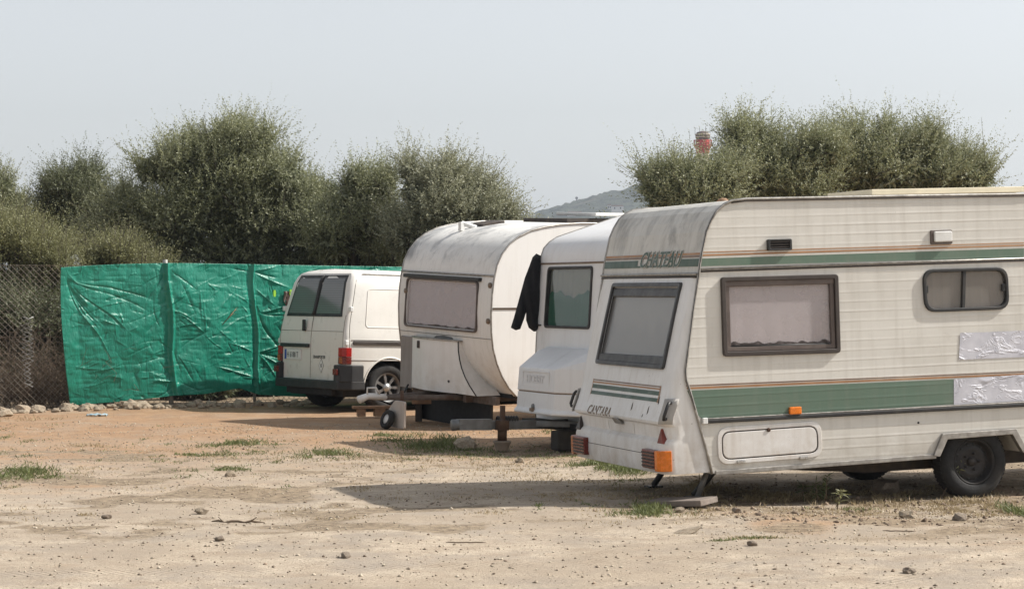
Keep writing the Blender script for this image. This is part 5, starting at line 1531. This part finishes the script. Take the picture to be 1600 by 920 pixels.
# lower half: added green sheet that paints the tarpaulin's reflection
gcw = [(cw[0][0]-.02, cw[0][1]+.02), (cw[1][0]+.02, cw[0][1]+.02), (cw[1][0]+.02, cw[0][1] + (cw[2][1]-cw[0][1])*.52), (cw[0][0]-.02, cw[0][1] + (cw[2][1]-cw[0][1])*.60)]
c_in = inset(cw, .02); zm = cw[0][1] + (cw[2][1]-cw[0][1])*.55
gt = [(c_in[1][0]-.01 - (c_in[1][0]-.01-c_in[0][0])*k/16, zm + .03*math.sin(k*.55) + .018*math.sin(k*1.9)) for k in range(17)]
MB().slab(CM, [(c_in[0][0], c_in[0][1]), (c_in[1][0], c_in[1][1])] + gt, -.026, -.022).build('reflection_sheet', M['tarp_reflection'], fc)
zg = ec(890, 411)[1]
MB().tube([Vector((xc(zg)-.006, 0, zg)), Vector((xc(zg)-.006, WC, zg))], .010, 8).build('rain_channel', M['letterbrown'], C)
for y_ in (-.004, WC + .004):
    MB().tube([Vector((x, y_, z)) for x, z in cq + profC[len(cq):len(cq)+5]], .009, 8).build('edge_moulding', M['alu'], C)
# gas box: plan outline with chamfered corners, upper lid and lower tray
gx = xc(.8); 
zt0, zt1, zt2 = FC.end(835, 546, gx-.3)[1], 0, 0
GF = -.487
yL = WC - .02; yR = .42
zb0 = FC.end(808, 641, GF+.1)[1]; zmid = FC.end(808, 607, GF+.1)[1]; zup = FC.end(812, 572, GF+.1)[1]; ztop = FC.end(838, 541, gx)[1]
def plan(g_): return [(gx+.02, 2.0 + g_), (GF - g_, 1.50 + g_*.4), (GF - g_, .60 - g_*.4), (gx+.02, .08 - g_)]
def loft(levels, name, par, mat, bev):
    b = MB(); n = 4; vs = []
    for z, pl_ in levels: vs += [Vector((x, y, z)) for x, y in pl_]
    fs = [tuple(range(n))[::-1], tuple(range((len(levels)-1)*n, len(levels)*n))]
    for l in range(len(levels)-1):
        for i in range(n): fs.append((l*n+i, l*n+(i+1)%n, (l+1)*n+(i+1)%n, (l+1)*n+i))
    b.add(vs, fs)
    return b.build(name, mat, par, bev, 3)
gb = loft([(zmid, plan(.0)), (zup, plan(-.015)), (ztop - .03, [(gx+.02, 1.93), (gx-.16, 1.66), (gx-.16, .46), (gx+.02, .16)]), (ztop, [(gx+.02, 1.90), (gx-.08, 1.60), (gx-.08, .50), (gx+.02, .20)])], 'gas_box', C, M['white_c'], .012)
loft([(zb0, plan(.03)), (zb0+.03, plan(.03)), (zb0 + .05, plan(.005)), (zmid - .012, plan(-.005))], 'gas_box_tray', gb, M['white_c'], .012)
MB().slab(lambda a, b_, d: Vector((a, b_, d)), plan(-.015), zmid-.013, zmid).build('seam', M['letterbrown'], gb)
# embossed panel with worn lettering on the front left facet
fa, fb_ = Vector((GF, 1.50)), Vector((GF, .60))
dn = (fb_ - fa).normalized(); nn_ = Vector((-abs(dn.y), abs(dn.x)))
fa3 = Vector((fa.x, fa.y, 0)); dn3 = Vector((dn.x, dn.y, 0)); nn3 = Vector((-abs(dn.y), abs(dn.x), 0))
GM = lambda a, b_, d: fa3 + dn3 * a + nn3 * (d - .003) + Vector((0, 0, b_))
zt_m = (zmid + zup) / 2
pp = [(.12, zmid+.04), (.78, zmid+.04), (.78, zup-.03), (.12, zup-.03)]
MB().ring(GM, rpoly(pp, .02), rpoly(inset(pp, .012), .015), -.01, .0008).build('embossed_panel', M['white_c'], gb)
text('HOBBY', M['white_c'], gb, GM, .22, zmid+.085, .12, .0, 0, .001, 1.1, 'embossed_lettering', .0004)
q = GM(.42, zb0 + .07, .0)
lt = MB().lathe(Matrix.Translation(q) @ nn3.to_track_quat('Z', 'Y').to_matrix().to_4x4(), [(.035, 0), (.03, .02), (0, .025)], 14).build('latch', M['steel'], gb)
MB().box((q.x-.05, q.y-.06, q.z-.045), (q.x-.02, q.y+.01, q.z-.01)).build('latch_lever', M['letterbrown'], lt, .005)
# drawbar, coupling, prop
zd = FC.I @ Vector((0, 0, 0)); zdr = FC.end(800, 655, GF+.1)[1]
zdr = min(zb0 - .03, zdr)
b = MB()
yc_ = WC/2
b.box((GF-.78, yc_-.035, zdr-.055), (GF+.35, yc_+.035, zdr+.035))
for y_ in (.5, WC-.5): b.tube([Vector((GF+.0, yc_, zdr)), Vector((gx+.5, y_, zdr)), Vector((4.2, y_, zdr))], .045, 4)
db = b.build('drawbar', M['steel'], C, .004)
b = MB(); b.box((GF-.86, yc_-.05, zdr-.06), (GF-.50, yc_+.05, zdr+.05)); b.tube([Vector((GF-.80, yc_, zdr+.0)), Vector((GF-.92, yc_, zdr-.01))], [.05, .06], 10)
cp_ = b.build('coupling', M['steel'], C)
b = MB()
for k in range(8): b.lathe(Matrix.Translation((GF-.22-k*.03, yc_-.0, zdr+.045)) @ Matrix.Rotation(R(90), 4, 'Y'), [(.03, 0), (.042, .012), (.03, .024)], 12)
b.build('bellows', M['rubber'], cp_)
for k, xx_ in enumerate((GF-.40,)):
    jp = Vector((xx_, yc_-.07, zdr)); jg = FC.I @ ((FC.M @ jp) * 1)
    base = FC.M @ jp; base.z = .10
    bl = FC.I @ base
    MB().tube([bl, Vector((bl.x, bl.y, zdr+.19))], .028, 10).build('jack_tube', M['rust'], C)
    MB().tube([bl + Vector((0, 0, .0)), bl + Vector((0, 0, .16))], .048, 10).build('jack_sleeve', M['rust'], C)
    MB().box((xx_-.06, yc_-.12, zdr-.06), (xx_+.06, yc_-.02, zdr+.04)).build('clamp', M['rust'], C, .006)
    potp = FC.M @ jp
MB().box((GF+.3, .05, cq[0][1]-.06), (4.2, WC-.05, cq[0][1]+.02)).build('floor', M['dark'], C)
WCx = 2.5
for y_, fl in ((.13, 1), (WC-.13, -1)):
    P0 = FC.M @ Vector((WCx, y_, 0)); wheel(C, Vector((WCx, y_, .29 - P0.z)), .30, .165, 'steel', fl)
MB().tube([Vector((WCx, .15, .3)), Vector((WCx, WC-.15, .3))], .035, 8).build('axle', M['darksteel'], C)
MB().slab(CM, [(WC-.10, c0[1]+.02), (WC+.05, c0[1]+.02), (WC+.05, c0[1]+.035), (WC-.10, c0[1]+.035)], .0, .02).build('catch', M['black'], C)

# coat hanging from the edge of the white caravan
coat_px = [(846,400),(838,396),(832,402),(827,416),(820,434),(814,456),(808,478),(803,496),(798,512),(806,516),(813,514),(819,498),(822,488),(822,500),(826,512),(834,518),(843,517),(846,512)]
Yc = (FC.M @ Vector((cq[3][0], WC, 1.5))).y
cpts = [at(px, py, Yc) for px, py in coat_px]
cx0 = sum((p for p in cpts), Vector()) / len(cpts); zmin = min(p.z for p in cpts)
org = Vector((cx0.x, Yc + .02, zmin))
bm = bmesh.new()
vs = [bm.verts.new((p.x - org.x, 0, p.z - org.z)) for p in cpts]
es = [bm.edges.new((vs[i], vs[(i+1) % len(vs)])) for i in range(len(vs))]
bmesh.ops.triangle_fill(bm, use_beauty=True, edges=es)
bmesh.ops.subdivide_edges(bm, edges=bm.edges[:], cuts=5, use_grid_fill=True)
bmesh.ops.triangulate(bm, faces=bm.faces[:])
poly2 = [(p.x - org.x, p.z - org.z) for p in cpts]
def edist(x, z):
    d_ = 9
    for i in range(len(poly2)):
        a = Vector(poly2[i]); c_ = Vector(poly2[(i+1) % len(poly2)]); e_ = c_ - a
        t_ = max(0, min(1, (Vector((x, z)) - a).dot(e_) / e_.length_squared)); d_ = min(d_, (Vector((x, z)) - a - e_ * t_).length)
    return d_
geo = bmesh.ops.duplicate(bm, geom=bm.verts[:] + bm.edges[:] + bm.faces[:])
dupv = set(e for e in geo['geom'] if isinstance(e, bmesh.types.BMVert))
for v in bm.verts:
    e_ = edist(v.co.x, v.co.z); th = .075 * math.sqrt(max(0, min(1, e_ / .09)))
    fold = .022 * math.sin(v.co.x * 60 + v.co.z * 9) * min(1, e_ / .04) + .02 * mnoise.noise(v.co * 9)
    v.co.y += (-th + fold) if v not in dupv else th * .6
bmesh.ops.remove_doubles(bm, verts=bm.verts, dist=.0005)
bmesh.ops.recalc_face_normals(bm, faces=bm.faces)
for f_ in bm.faces: f_.smooth = True
me = bpy.data.meshes.new('coat'); bm.to_mesh(me); bm.free(); me.materials.append(M['cloth'])
o = bpy.data.objects.new('coat', me); COL.objects.link(o); o.location = org
tag(o, 'black padded coat hanging on the front edge of the half-hidden white caravan', 'coat')

# ------------------------------------------------------------------ props on the ground
def rock_mesh(seed, sub=2, flat=.65):
    bm = bmesh.new(); bmesh.ops.create_icosphere(bm, subdivisions=sub, radius=1)
    for v in bm.verts:
        n_ = mnoise.noise(v.co * 1.1 + Vector((seed*7, 0, 0))) * .5 + mnoise.noise(v.co * 2.7 + Vector((0, seed*3, 0))) * .22
        v.co *= 1 + n_
        v.co.z *= flat
        v.co = Vector([round(c_ * 5) / 5 * .35 + c_ * .65 for c_ in v.co])
    me = bpy.data.meshes.new('rock'); bm.to_mesh(me); bm.free()
    return me
RM = []
for k in range(8):
    me = rock_mesh(k + 1, 2, .6 + .05 * (k % 4)); me.materials.append(M['stone']); RM.append(me)
RD = []
for k in range(4):
    me = rock_mesh(k + 31, 2, .6); me.materials.append(M['stone_dark']); RD.append(me)
def rock(p, size, meshes, label, group=None, i=0, sq=(1, 1, 1)):
    o = bpy.data.objects.new('rock', meshes[i % len(meshes)]); COL.objects.link(o)
    o.location = (p.x, p.y, float(gh(p.x, p.y)) + size * sq[2] * .35)
    o.rotation_euler = (random.uniform(-.25, .25), random.uniform(-.25, .25), random.uniform(0, 6.3))
    o.scale = (size*sq[0], size*sq[1], size*sq[2])
    tag(o, label, 'rock', group); return o
random.seed(21)
k = 0
for px in np.arange(2, 480, 3.9):
    p, d_ = fence_hit(px + random.uniform(-3, 3)); n_ = Vector((d_.y, -d_.x, 0))
    if px > 330 and random.random() < .35: continue
    rock(p + n_ * random.uniform(.02, .75) ** 1.3, random.choice([.03, .04, .05, .065, .085]) * random.uniform(.7, 1.3), RM,
         'pale limestone rock in the row of rubble along the foot of the fence', 'rubble rocks along the fence', k); k += 1
for px, py, s_, lab in ((192, 637, .13, 'largest pale rock under the left part of the tarpaulin'), (213, 634, .13, 'rounded tan rock just right of the largest one at the fence foot')):
    p, d_ = fence_hit(px); n_ = Vector((d_.y, -d_.x, 0)); rock(p + n_*.30, s_*.9, RM, lab, None, k); k += 1
for px, py, s_, ms, lab in (
    (4, 650, .13, RM, 'white rock at the left edge of the photograph'),
    (735, 663, .10, RM, 'pale rock between the two drawbars'),
    (727, 699, .12, RM, 'grey boulder left of the foot of the jack'),
    (1383, 769, .13, RD, 'brown rounded rock under the nearest caravan, left of its wheel'),
    (540, 874, .035, RD, 'small dark stone alone in the pale foreground, lower left centre'),
    (343, 848, .034, RD, 'small dark stone alone in the foreground, left'),
    (316, 802, .045, RM, 'small white stone in the left foreground'),
    (1500, 812, .055, RD, 'flat grey stone in front of the caravan wheel'),
    (1420, 806, .06, RM, 'low pale stone left of the caravan wheel, out in the sun'),
    (1152, 800, .04, RD, 'small dark stone in front of the locker hatch'),
    (360, 745, .05, RM, 'pale stone beyond the grass in the left middle ground'),
    (167, 810, .035, RD, 'small grey stone left of the white stone'),
    (812, 722, .05, RM, 'small pale stone between the two long shadows'),
    (1060, 800, .04, RM, 'small pale stone beside the grass tuft in front of the rear lamp'),
    (1175, 856, .035, RD, 'small dark stone in the right foreground'),
    (1420, 900, .035, RD, 'small dark stone near the bottom right corner')):
    rock(gp(px, py), s_, ms, lab, None, k); k += 1
rock(gp(1074, 832), .09, RM, 'flat pale stone sunk in the earth below the grass tuft', None, 3, (1.2, .8, .3))

# flower pot under the jack, plank, block, wood
p = potp.copy(); p.z = 0
o = MB().lathe(I4, [(.06, 0), (.085, .08), (.092, .085), (.092, .10), (.08, .10), (.07, .06), (0, .055)], 20).build('flower_pot', M['stone_dark']); o.location = p
tag(o, 'squat grey pot under the foot of the rusty jack', 'pot')
q = FA.M @ Vector((.02, .05, 0))
o = MB().box((-.25, -.13, 0), (.25, .13, .045)).build('board', M['plank'], None, .006); o.location = (q.x - .22, q.y - .02, .012); o.rotation_euler = (R(3), R(-4), R(-35))
tag(o, 'flat grey board on the ground below the rear corner of the nearest caravan', 'board')
q = gp(884, 703)
o = MB().box((-.13, -.10, 0), (.13, .10, .20)).build('stone_block', M['concrete'], None, .02, 3); o.location = (q.x, q.y, 0); o.rotation_euler = (0, 0, R(20))
tag(o, 'dark square block standing under the gas box of the white caravan', 'block')
q = gp(582, 650); b = MB()
b.box((-.26, -.07, .10), (.26, .07, .135)); b.box((-.2, -.06, 0), (-.1, .06, .10)); b.box((.02, -.06, 0), (.16, .06, .10))
o = b.build('wooden_trestle', M['wood'], None, .004); o.location = (q.x, q.y, 0); o.rotation_euler = (0, 0, R(15))
tag(o, 'low piece of pallet wood left of the rounded caravan jockey wheel', 'pallet wood')
q = gp(683, 660); q.y += .1
o = MB().box((-.32, -.12, .0), (.32, .12, .05)).build('wooden_board', M['wood'], None, .004); o.location = (q.x, q.y + .2, .22); 
b = MB(); b.box((-.28, -.08, 0), (-.2, .08, .22)); b.box((.2, -.08, 0), (.28, .08, .22)); lg = b.build('leg', M['darksteel'], o); lg.location = (0, 0, -.22)
tag(o, 'short board on two blocks under the rounded caravan', 'board')
b = MB()
for a in np.linspace(0, 2*PI, 26)[:-1]: pass
b.tube([Vector((math.cos(a)*.15 + .02*math.sin(5*a), math.sin(a)*.10, .02 + .025*math.sin(a*2) + a*.006)) for a in np.linspace(0, 4*PI, 60)], .014, 6)
o2 = b.build('hose', M['stone_dark']); o2.location = (q.x, q.y + .2, .285); tag(o2, 'coil of pale hose lying on the short board under the rounded caravan', 'hose')

# litter: blue sheet, twig
q = gp(152, 650); rows = []
for i in range(10):
    rows.append([Vector(((j/11-.5)*.26, (i/9-.5)*.16, .02 + .03*mnoise.noise(Vector((j*.5, i*.6, 2))))) for j in range(12)])
M['bluelitter'] = simple('pale_blue_plastic', (.35, .52, .60), .4, 0, .4, 20, (.75, .75, .72), .7)
o = MB().grid(rows).build('plastic_bag', M['bluelitter']); o.location = q; sm = o.modifiers.new('s', 'SOLIDIFY'); sm.thickness = .003
tag(o, 'crumpled pale blue plastic scrap lying in front of the tarpaulin', 'litter')
for px, py, L, r_, a0, lab in ((372, 815, .38, .009, -.1, 'crooked brown twig lying in the left foreground'), (728, 850, .26, .004, .0, 'thin pale twig in the centre foreground'), (1405, 832, .22, .004, -.2, 'thin twig in the right foreground')):
    q = gp(px, py); pts = [Vector(((k/8-.5)*L, (.02 if r_ > .005 else .004)*math.sin(k*1.9), .008 + (.008 if r_ > .005 else .001)*math.sin(k*2.3))) for k in range(9)]
    b = MB().tube(pts, [r_*.4] + [r_]*7 + [r_*.3], 6)
    if r_ > .005:
        b.tube([pts[2], pts[2] + Vector((-.05, .02, .04))], [r_*.7, .002], 5); b.tube([pts[6], pts[6] + Vector((.05, -.03, .03))], [r_*.7, .002], 5)
    o = b.build('twig', M['twig']); o.location = (q.x, q.y, float(gh(q.x, q.y))); o.rotation_euler = (0, 0, a0); tag(o, lab, 'twig')
M['whitebit'] = simple('white_scrap', (.75, .74, .72), .6)

# ------------------------------------------------------------------ pebbles, grass (uncountable)
rs = np.random.RandomState(3)
def pebbles(name, n, xr, yr, smin, smax, mat, seed, density=None):
    rs = np.random.RandomState(seed)
    x = rs.uniform(*xr, n); y = rs.uniform(*yr, n)
    keep = np.abs(x) < y * .25 + .6
    if density is not None: keep &= rs.rand(n) < density(x, y)
    x, y = x[keep], y[keep]; n = len(x)
    s_ = smin * (smax / smin) ** (rs.rand(n) ** 2.6)
    base = np.array([[1,0,0],[-1,0,0],[0,1,0],[0,-1,0],[0,0,1],[0,0,-1]], float)
    tri = np.array([[0,2,4],[2,1,4],[1,3,4],[3,0,4],[2,0,5],[1,2,5],[3,1,5],[0,3,5]])
    # octahedra with jitter, cut to 12 quads is not needed at this size
    v = base[None] * (1 + rs.uniform(-.35, .35, (n, 6, 1))) + rs.uniform(-.25, .25, (n, 6, 3))
    an = rs.uniform(0, 6.28, n); ca, sa = np.cos(an), np.sin(an)
    vx = v[..., 0]*ca[:, None] - v[..., 1]*sa[:, None]; vy = v[..., 0]*sa[:, None] + v[..., 1]*ca[:, None]
    v = np.stack([vx, vy * rs.uniform(.6, 1, (n, 1)), v[..., 2] * rs.uniform(.45, .8, (n, 1))], -1) * s_[:, None, None]
    v[..., 0] += x[:, None]; v[..., 1] += y[:, None]; v[..., 2] += (gh(x, y) + s_ * .25)[:, None]
    f = (tri[None] + (np.arange(n) * 6)[:, None, None]).reshape(-1, 3)
    me = bpy.data.meshes.new(name); me.vertices.add(n*6); me.vertices.foreach_set('co', v.ravel())
    me.loops.add(len(f)*3); me.loops.foreach_set('vertex_index', f.ravel().astype(np.int32)); me.polygons.add(len(f))
    me.polygons.foreach_set('loop_start', np.arange(len(f), dtype=np.int32)*3); me.update(calc_edges=True)
    me.materials.append(mat); o = bpy.data.objects.new(name, me); COL.objects.link(o); o['kind'] = 'stuff'; return o
t = NT('gravel_stone'); t.set('Base Color', t.mix(t.rng(t.noise(11, 2), .4, .6), (.22, .175, .13), (.52, .45, .35))); t.set('Roughness', .95); M['gravel'] = t.m
t = NT('gravel_stone_dark'); t.set('Base Color', t.mix(t.rng(t.noise(11, 2), .4, .6), (.12, .085, .06), (.28, .21, .15))); t.set('Roughness', .95); M['gravel_dark'] = t.m
pebbles('gravel', 60000, (-9, 9), (11.2, 27), .002, .015, M['gravel'], 4)
pebbles('gravel', 3500, (-9, 9), (11.2, 24), .003, .016, M['gravel_dark'], 5)
pebbles('gravel', 1300, (1.5, 5), (15.2, 18.5), .005, .030, M['gravel_dark'], 6)

def grass(name, patches, mat, seed, hgt=(.03, .09), wid=.006):
    rs = np.random.RandomState(seed); bs, ds, Ls, Ws, ts = [], [], [], [], []
    for px, py, rx, ry, n, h in patches:
        n = int(n * .62); rx *= 1.4; ry *= 1.7; h *= .8
        c_ = gp(px, py); k_ = c_.y / FOC
        sx = rx * k_; sy = max(.05, ry * c_.y * c_.y / (FOC * CAMZ))
        x = c_.x + rs.randn(n) * sx * .5; y = c_.y + rs.randn(n) * sy * .5
        cl = vnoise(x, y, 9) + vnoise(x, y, 4) > -.05
        x, y = x[cl], y[cl]; n = len(x)
        d_ = rs.randn(n, 3) * .6; d_[:, 2] = np.abs(d_[:, 2]) * .6 + .6
        bs.append(np.stack([x, y, gh(x, y) - .004], -1)); ds.append(d_)
        Ls.append(h * rs.uniform(.4, 1.3, n)); Ws.append(rs.uniform(.6, 1.4, n) * wid * (1 + c_.y * .01)); ts.append(rs.rand(n))
    bs, ds, Ls, Ws, ts = map(np.concatenate, (bs, ds, Ls, Ws, ts))
    o = leaf_mesh(name, bs, ds, Ls, Ws, ts, mat, None, rs); o['kind'] = 'stuff'; return o
green_p = [(28,742,34,5,2600,.10),(75,745,18,3,500,.06),(370,694,44,3,2200,.07),(360,709,40,3,900,.05),(300,712,24,2,700,.05),(345,733,44,2.5,1500,.05),(255,712,12,2,350,.05),(235,722,16,2,350,.05),
    (290,725,20,1.5,300,.04),(510,710,36,5,2400,.07),(610,687,26,4,1600,.08),(670,695,36,7,3800,.13),(600,682,16,2,500,.05),(735,700,40,4,900,.07),(935,730,36,4,2400,.09),(985,737,30,4,1800,.09),(860,672,10,3,300,.06),
    (1015,797,26,6,2200,.09),(1000,806,34,3,900,.05),(1590,800,10,6,700,.12),(1180,843,24,1.2,450,.035),(1120,846,24,1,250,.03),(912,790,8,3,160,.05),(800,705,60,5,900,.06),(130,698,14,1.5,200,.05),(720,712,80,5,900,.05),(165,700,50,3,250,.04),
    (1290,778,10,3,120,.10),(880,712,40,4,500,.05)]
rg = random.Random(44)
for _ in range(70):
    py_ = rg.uniform(668, 800); green_p.append((rg.uniform(0, 1000) if py_ < 760 else rg.uniform(800, 1600), py_, rg.uniform(4, 26), rg.uniform(1, 3.5), int(rg.uniform(15, 130)), rg.uniform(.03, .06)))
grass('grass', green_p, M['grass'], 8)
dry_p = [(130,697,26,2,900,.06),(600,715,160,6,3500,.04),(820,730,160,8,3500,.04),(1150,775,130,8,6000,.06),(1350,775,160,8,8000,.06),(1530,790,70,8,5000,.05),(1100,800,120,6,2200,.04),(1320,800,200,8,4200,.035),
    (60,740,80,6,1200,.04),(340,712,120,10,2500,.035),(560,725,80,5,1200,.035),(740,775,110,6,900,.03),(930,780,60,5,1500,.05),(1100,765,20,5,700,.12),(1180,843,50,2,500,.03),(60,656,60,2,500,.08),(250,640,120,2,700,.05),(900,750,120,6,1600,.04),(980,815,60,5,900,.035),(1250,840,160,8,900,.025)]
for _ in range(90):
    py_ = rg.uniform(655, 815); dry_p.append((rg.uniform(0, 1600), py_, rg.uniform(10, 60), rg.uniform(1, 5), int(rg.uniform(40, 260)), rg.uniform(.02, .05)))
grass('dry_grass', dry_p, M['drygrass'], 9, wid=.005)

# tall weeds at the caravan
def weed(px, py, h, lean, lab, mat, n=7, seed=0):
    q = gp(px, py); rnd = random.Random(seed)
    o = empty('weed', Matrix.Translation((q.x, q.y, float(gh(q.x, q.y)))), lab, 'weed', 'weeds beside the nearest caravan')
    top = Vector((lean, rnd.uniform(-.03, .03), h))
    MB().tube([Vector((0,0,0)), top*.5 + Vector((0,0,.02)), top], [.005, .004, .002], 5).build('stem', M['twig'], o)
    bs, ds = [], []
    for k in range(n * 6):
        t_ = rnd.uniform(.35, 1.0); bs.append(top * t_); ds.append([rnd.gauss(0, 1), rnd.gauss(0, 1), rnd.gauss(.4, .5)])
    rs_ = np.random.RandomState(seed)
    leaf_mesh('foliage', np.array(bs), np.array(ds), rs_.uniform(.03, .10, len(bs)), np.full(len(bs), .009), rs_.rand(len(bs)), M[mat], o, rs_)
weed(1470, 777, .27, .17, 'leaning weed with a yellow-green tip in front of the caravan tyre', 'leaf_yellow', 6, 2)
weed(1290, 783, .22, .01, 'upright green weed in front of the skirt of the nearest caravan', 'leaf_bright', 8, 3)
weed(1278, 782, .15, -.02, 'shorter upright weed just left of the tall green one', 'leaf_bright', 6, 4)
weed(1308, 790, .14, .03, 'low spreading weed just right of the tall green one', 'leaf_yellow', 8, 5)
weed(1255, 778, .12, .0, 'tiny weed standing alone under the locker hatch', 'leaf_bright', 4, 6)
weed(1100, 775, .16, -.04, 'dry pale weed at the rear corner of the nearest caravan', 'drygrass', 9, 7)

# ------------------------------------------------------------------ haze
hz = MB().box((-3050, -420, -4), (3050, 2560, 96)).build('haze', M['dark'])
hz.data.materials.clear()
hm = bpy.data.materials.new('haze_air'); hm.use_nodes = True; nt = hm.node_tree
nt.nodes.remove(nt.nodes['Principled BSDF'])
pv = nt.nodes.new('ShaderNodeVolumePrincipled'); pv.inputs['Color'].default_value = (.78, .87, 1.0, 1); pv.inputs['Density'].default_value = .00024; pv.inputs['Anisotropy'].default_value = .2
nt.links.new(pv.outputs[0], nt.nodes['Material Output'].inputs['Volume'])
hz.data.materials.append(hm); hz['kind'] = 'stuff'
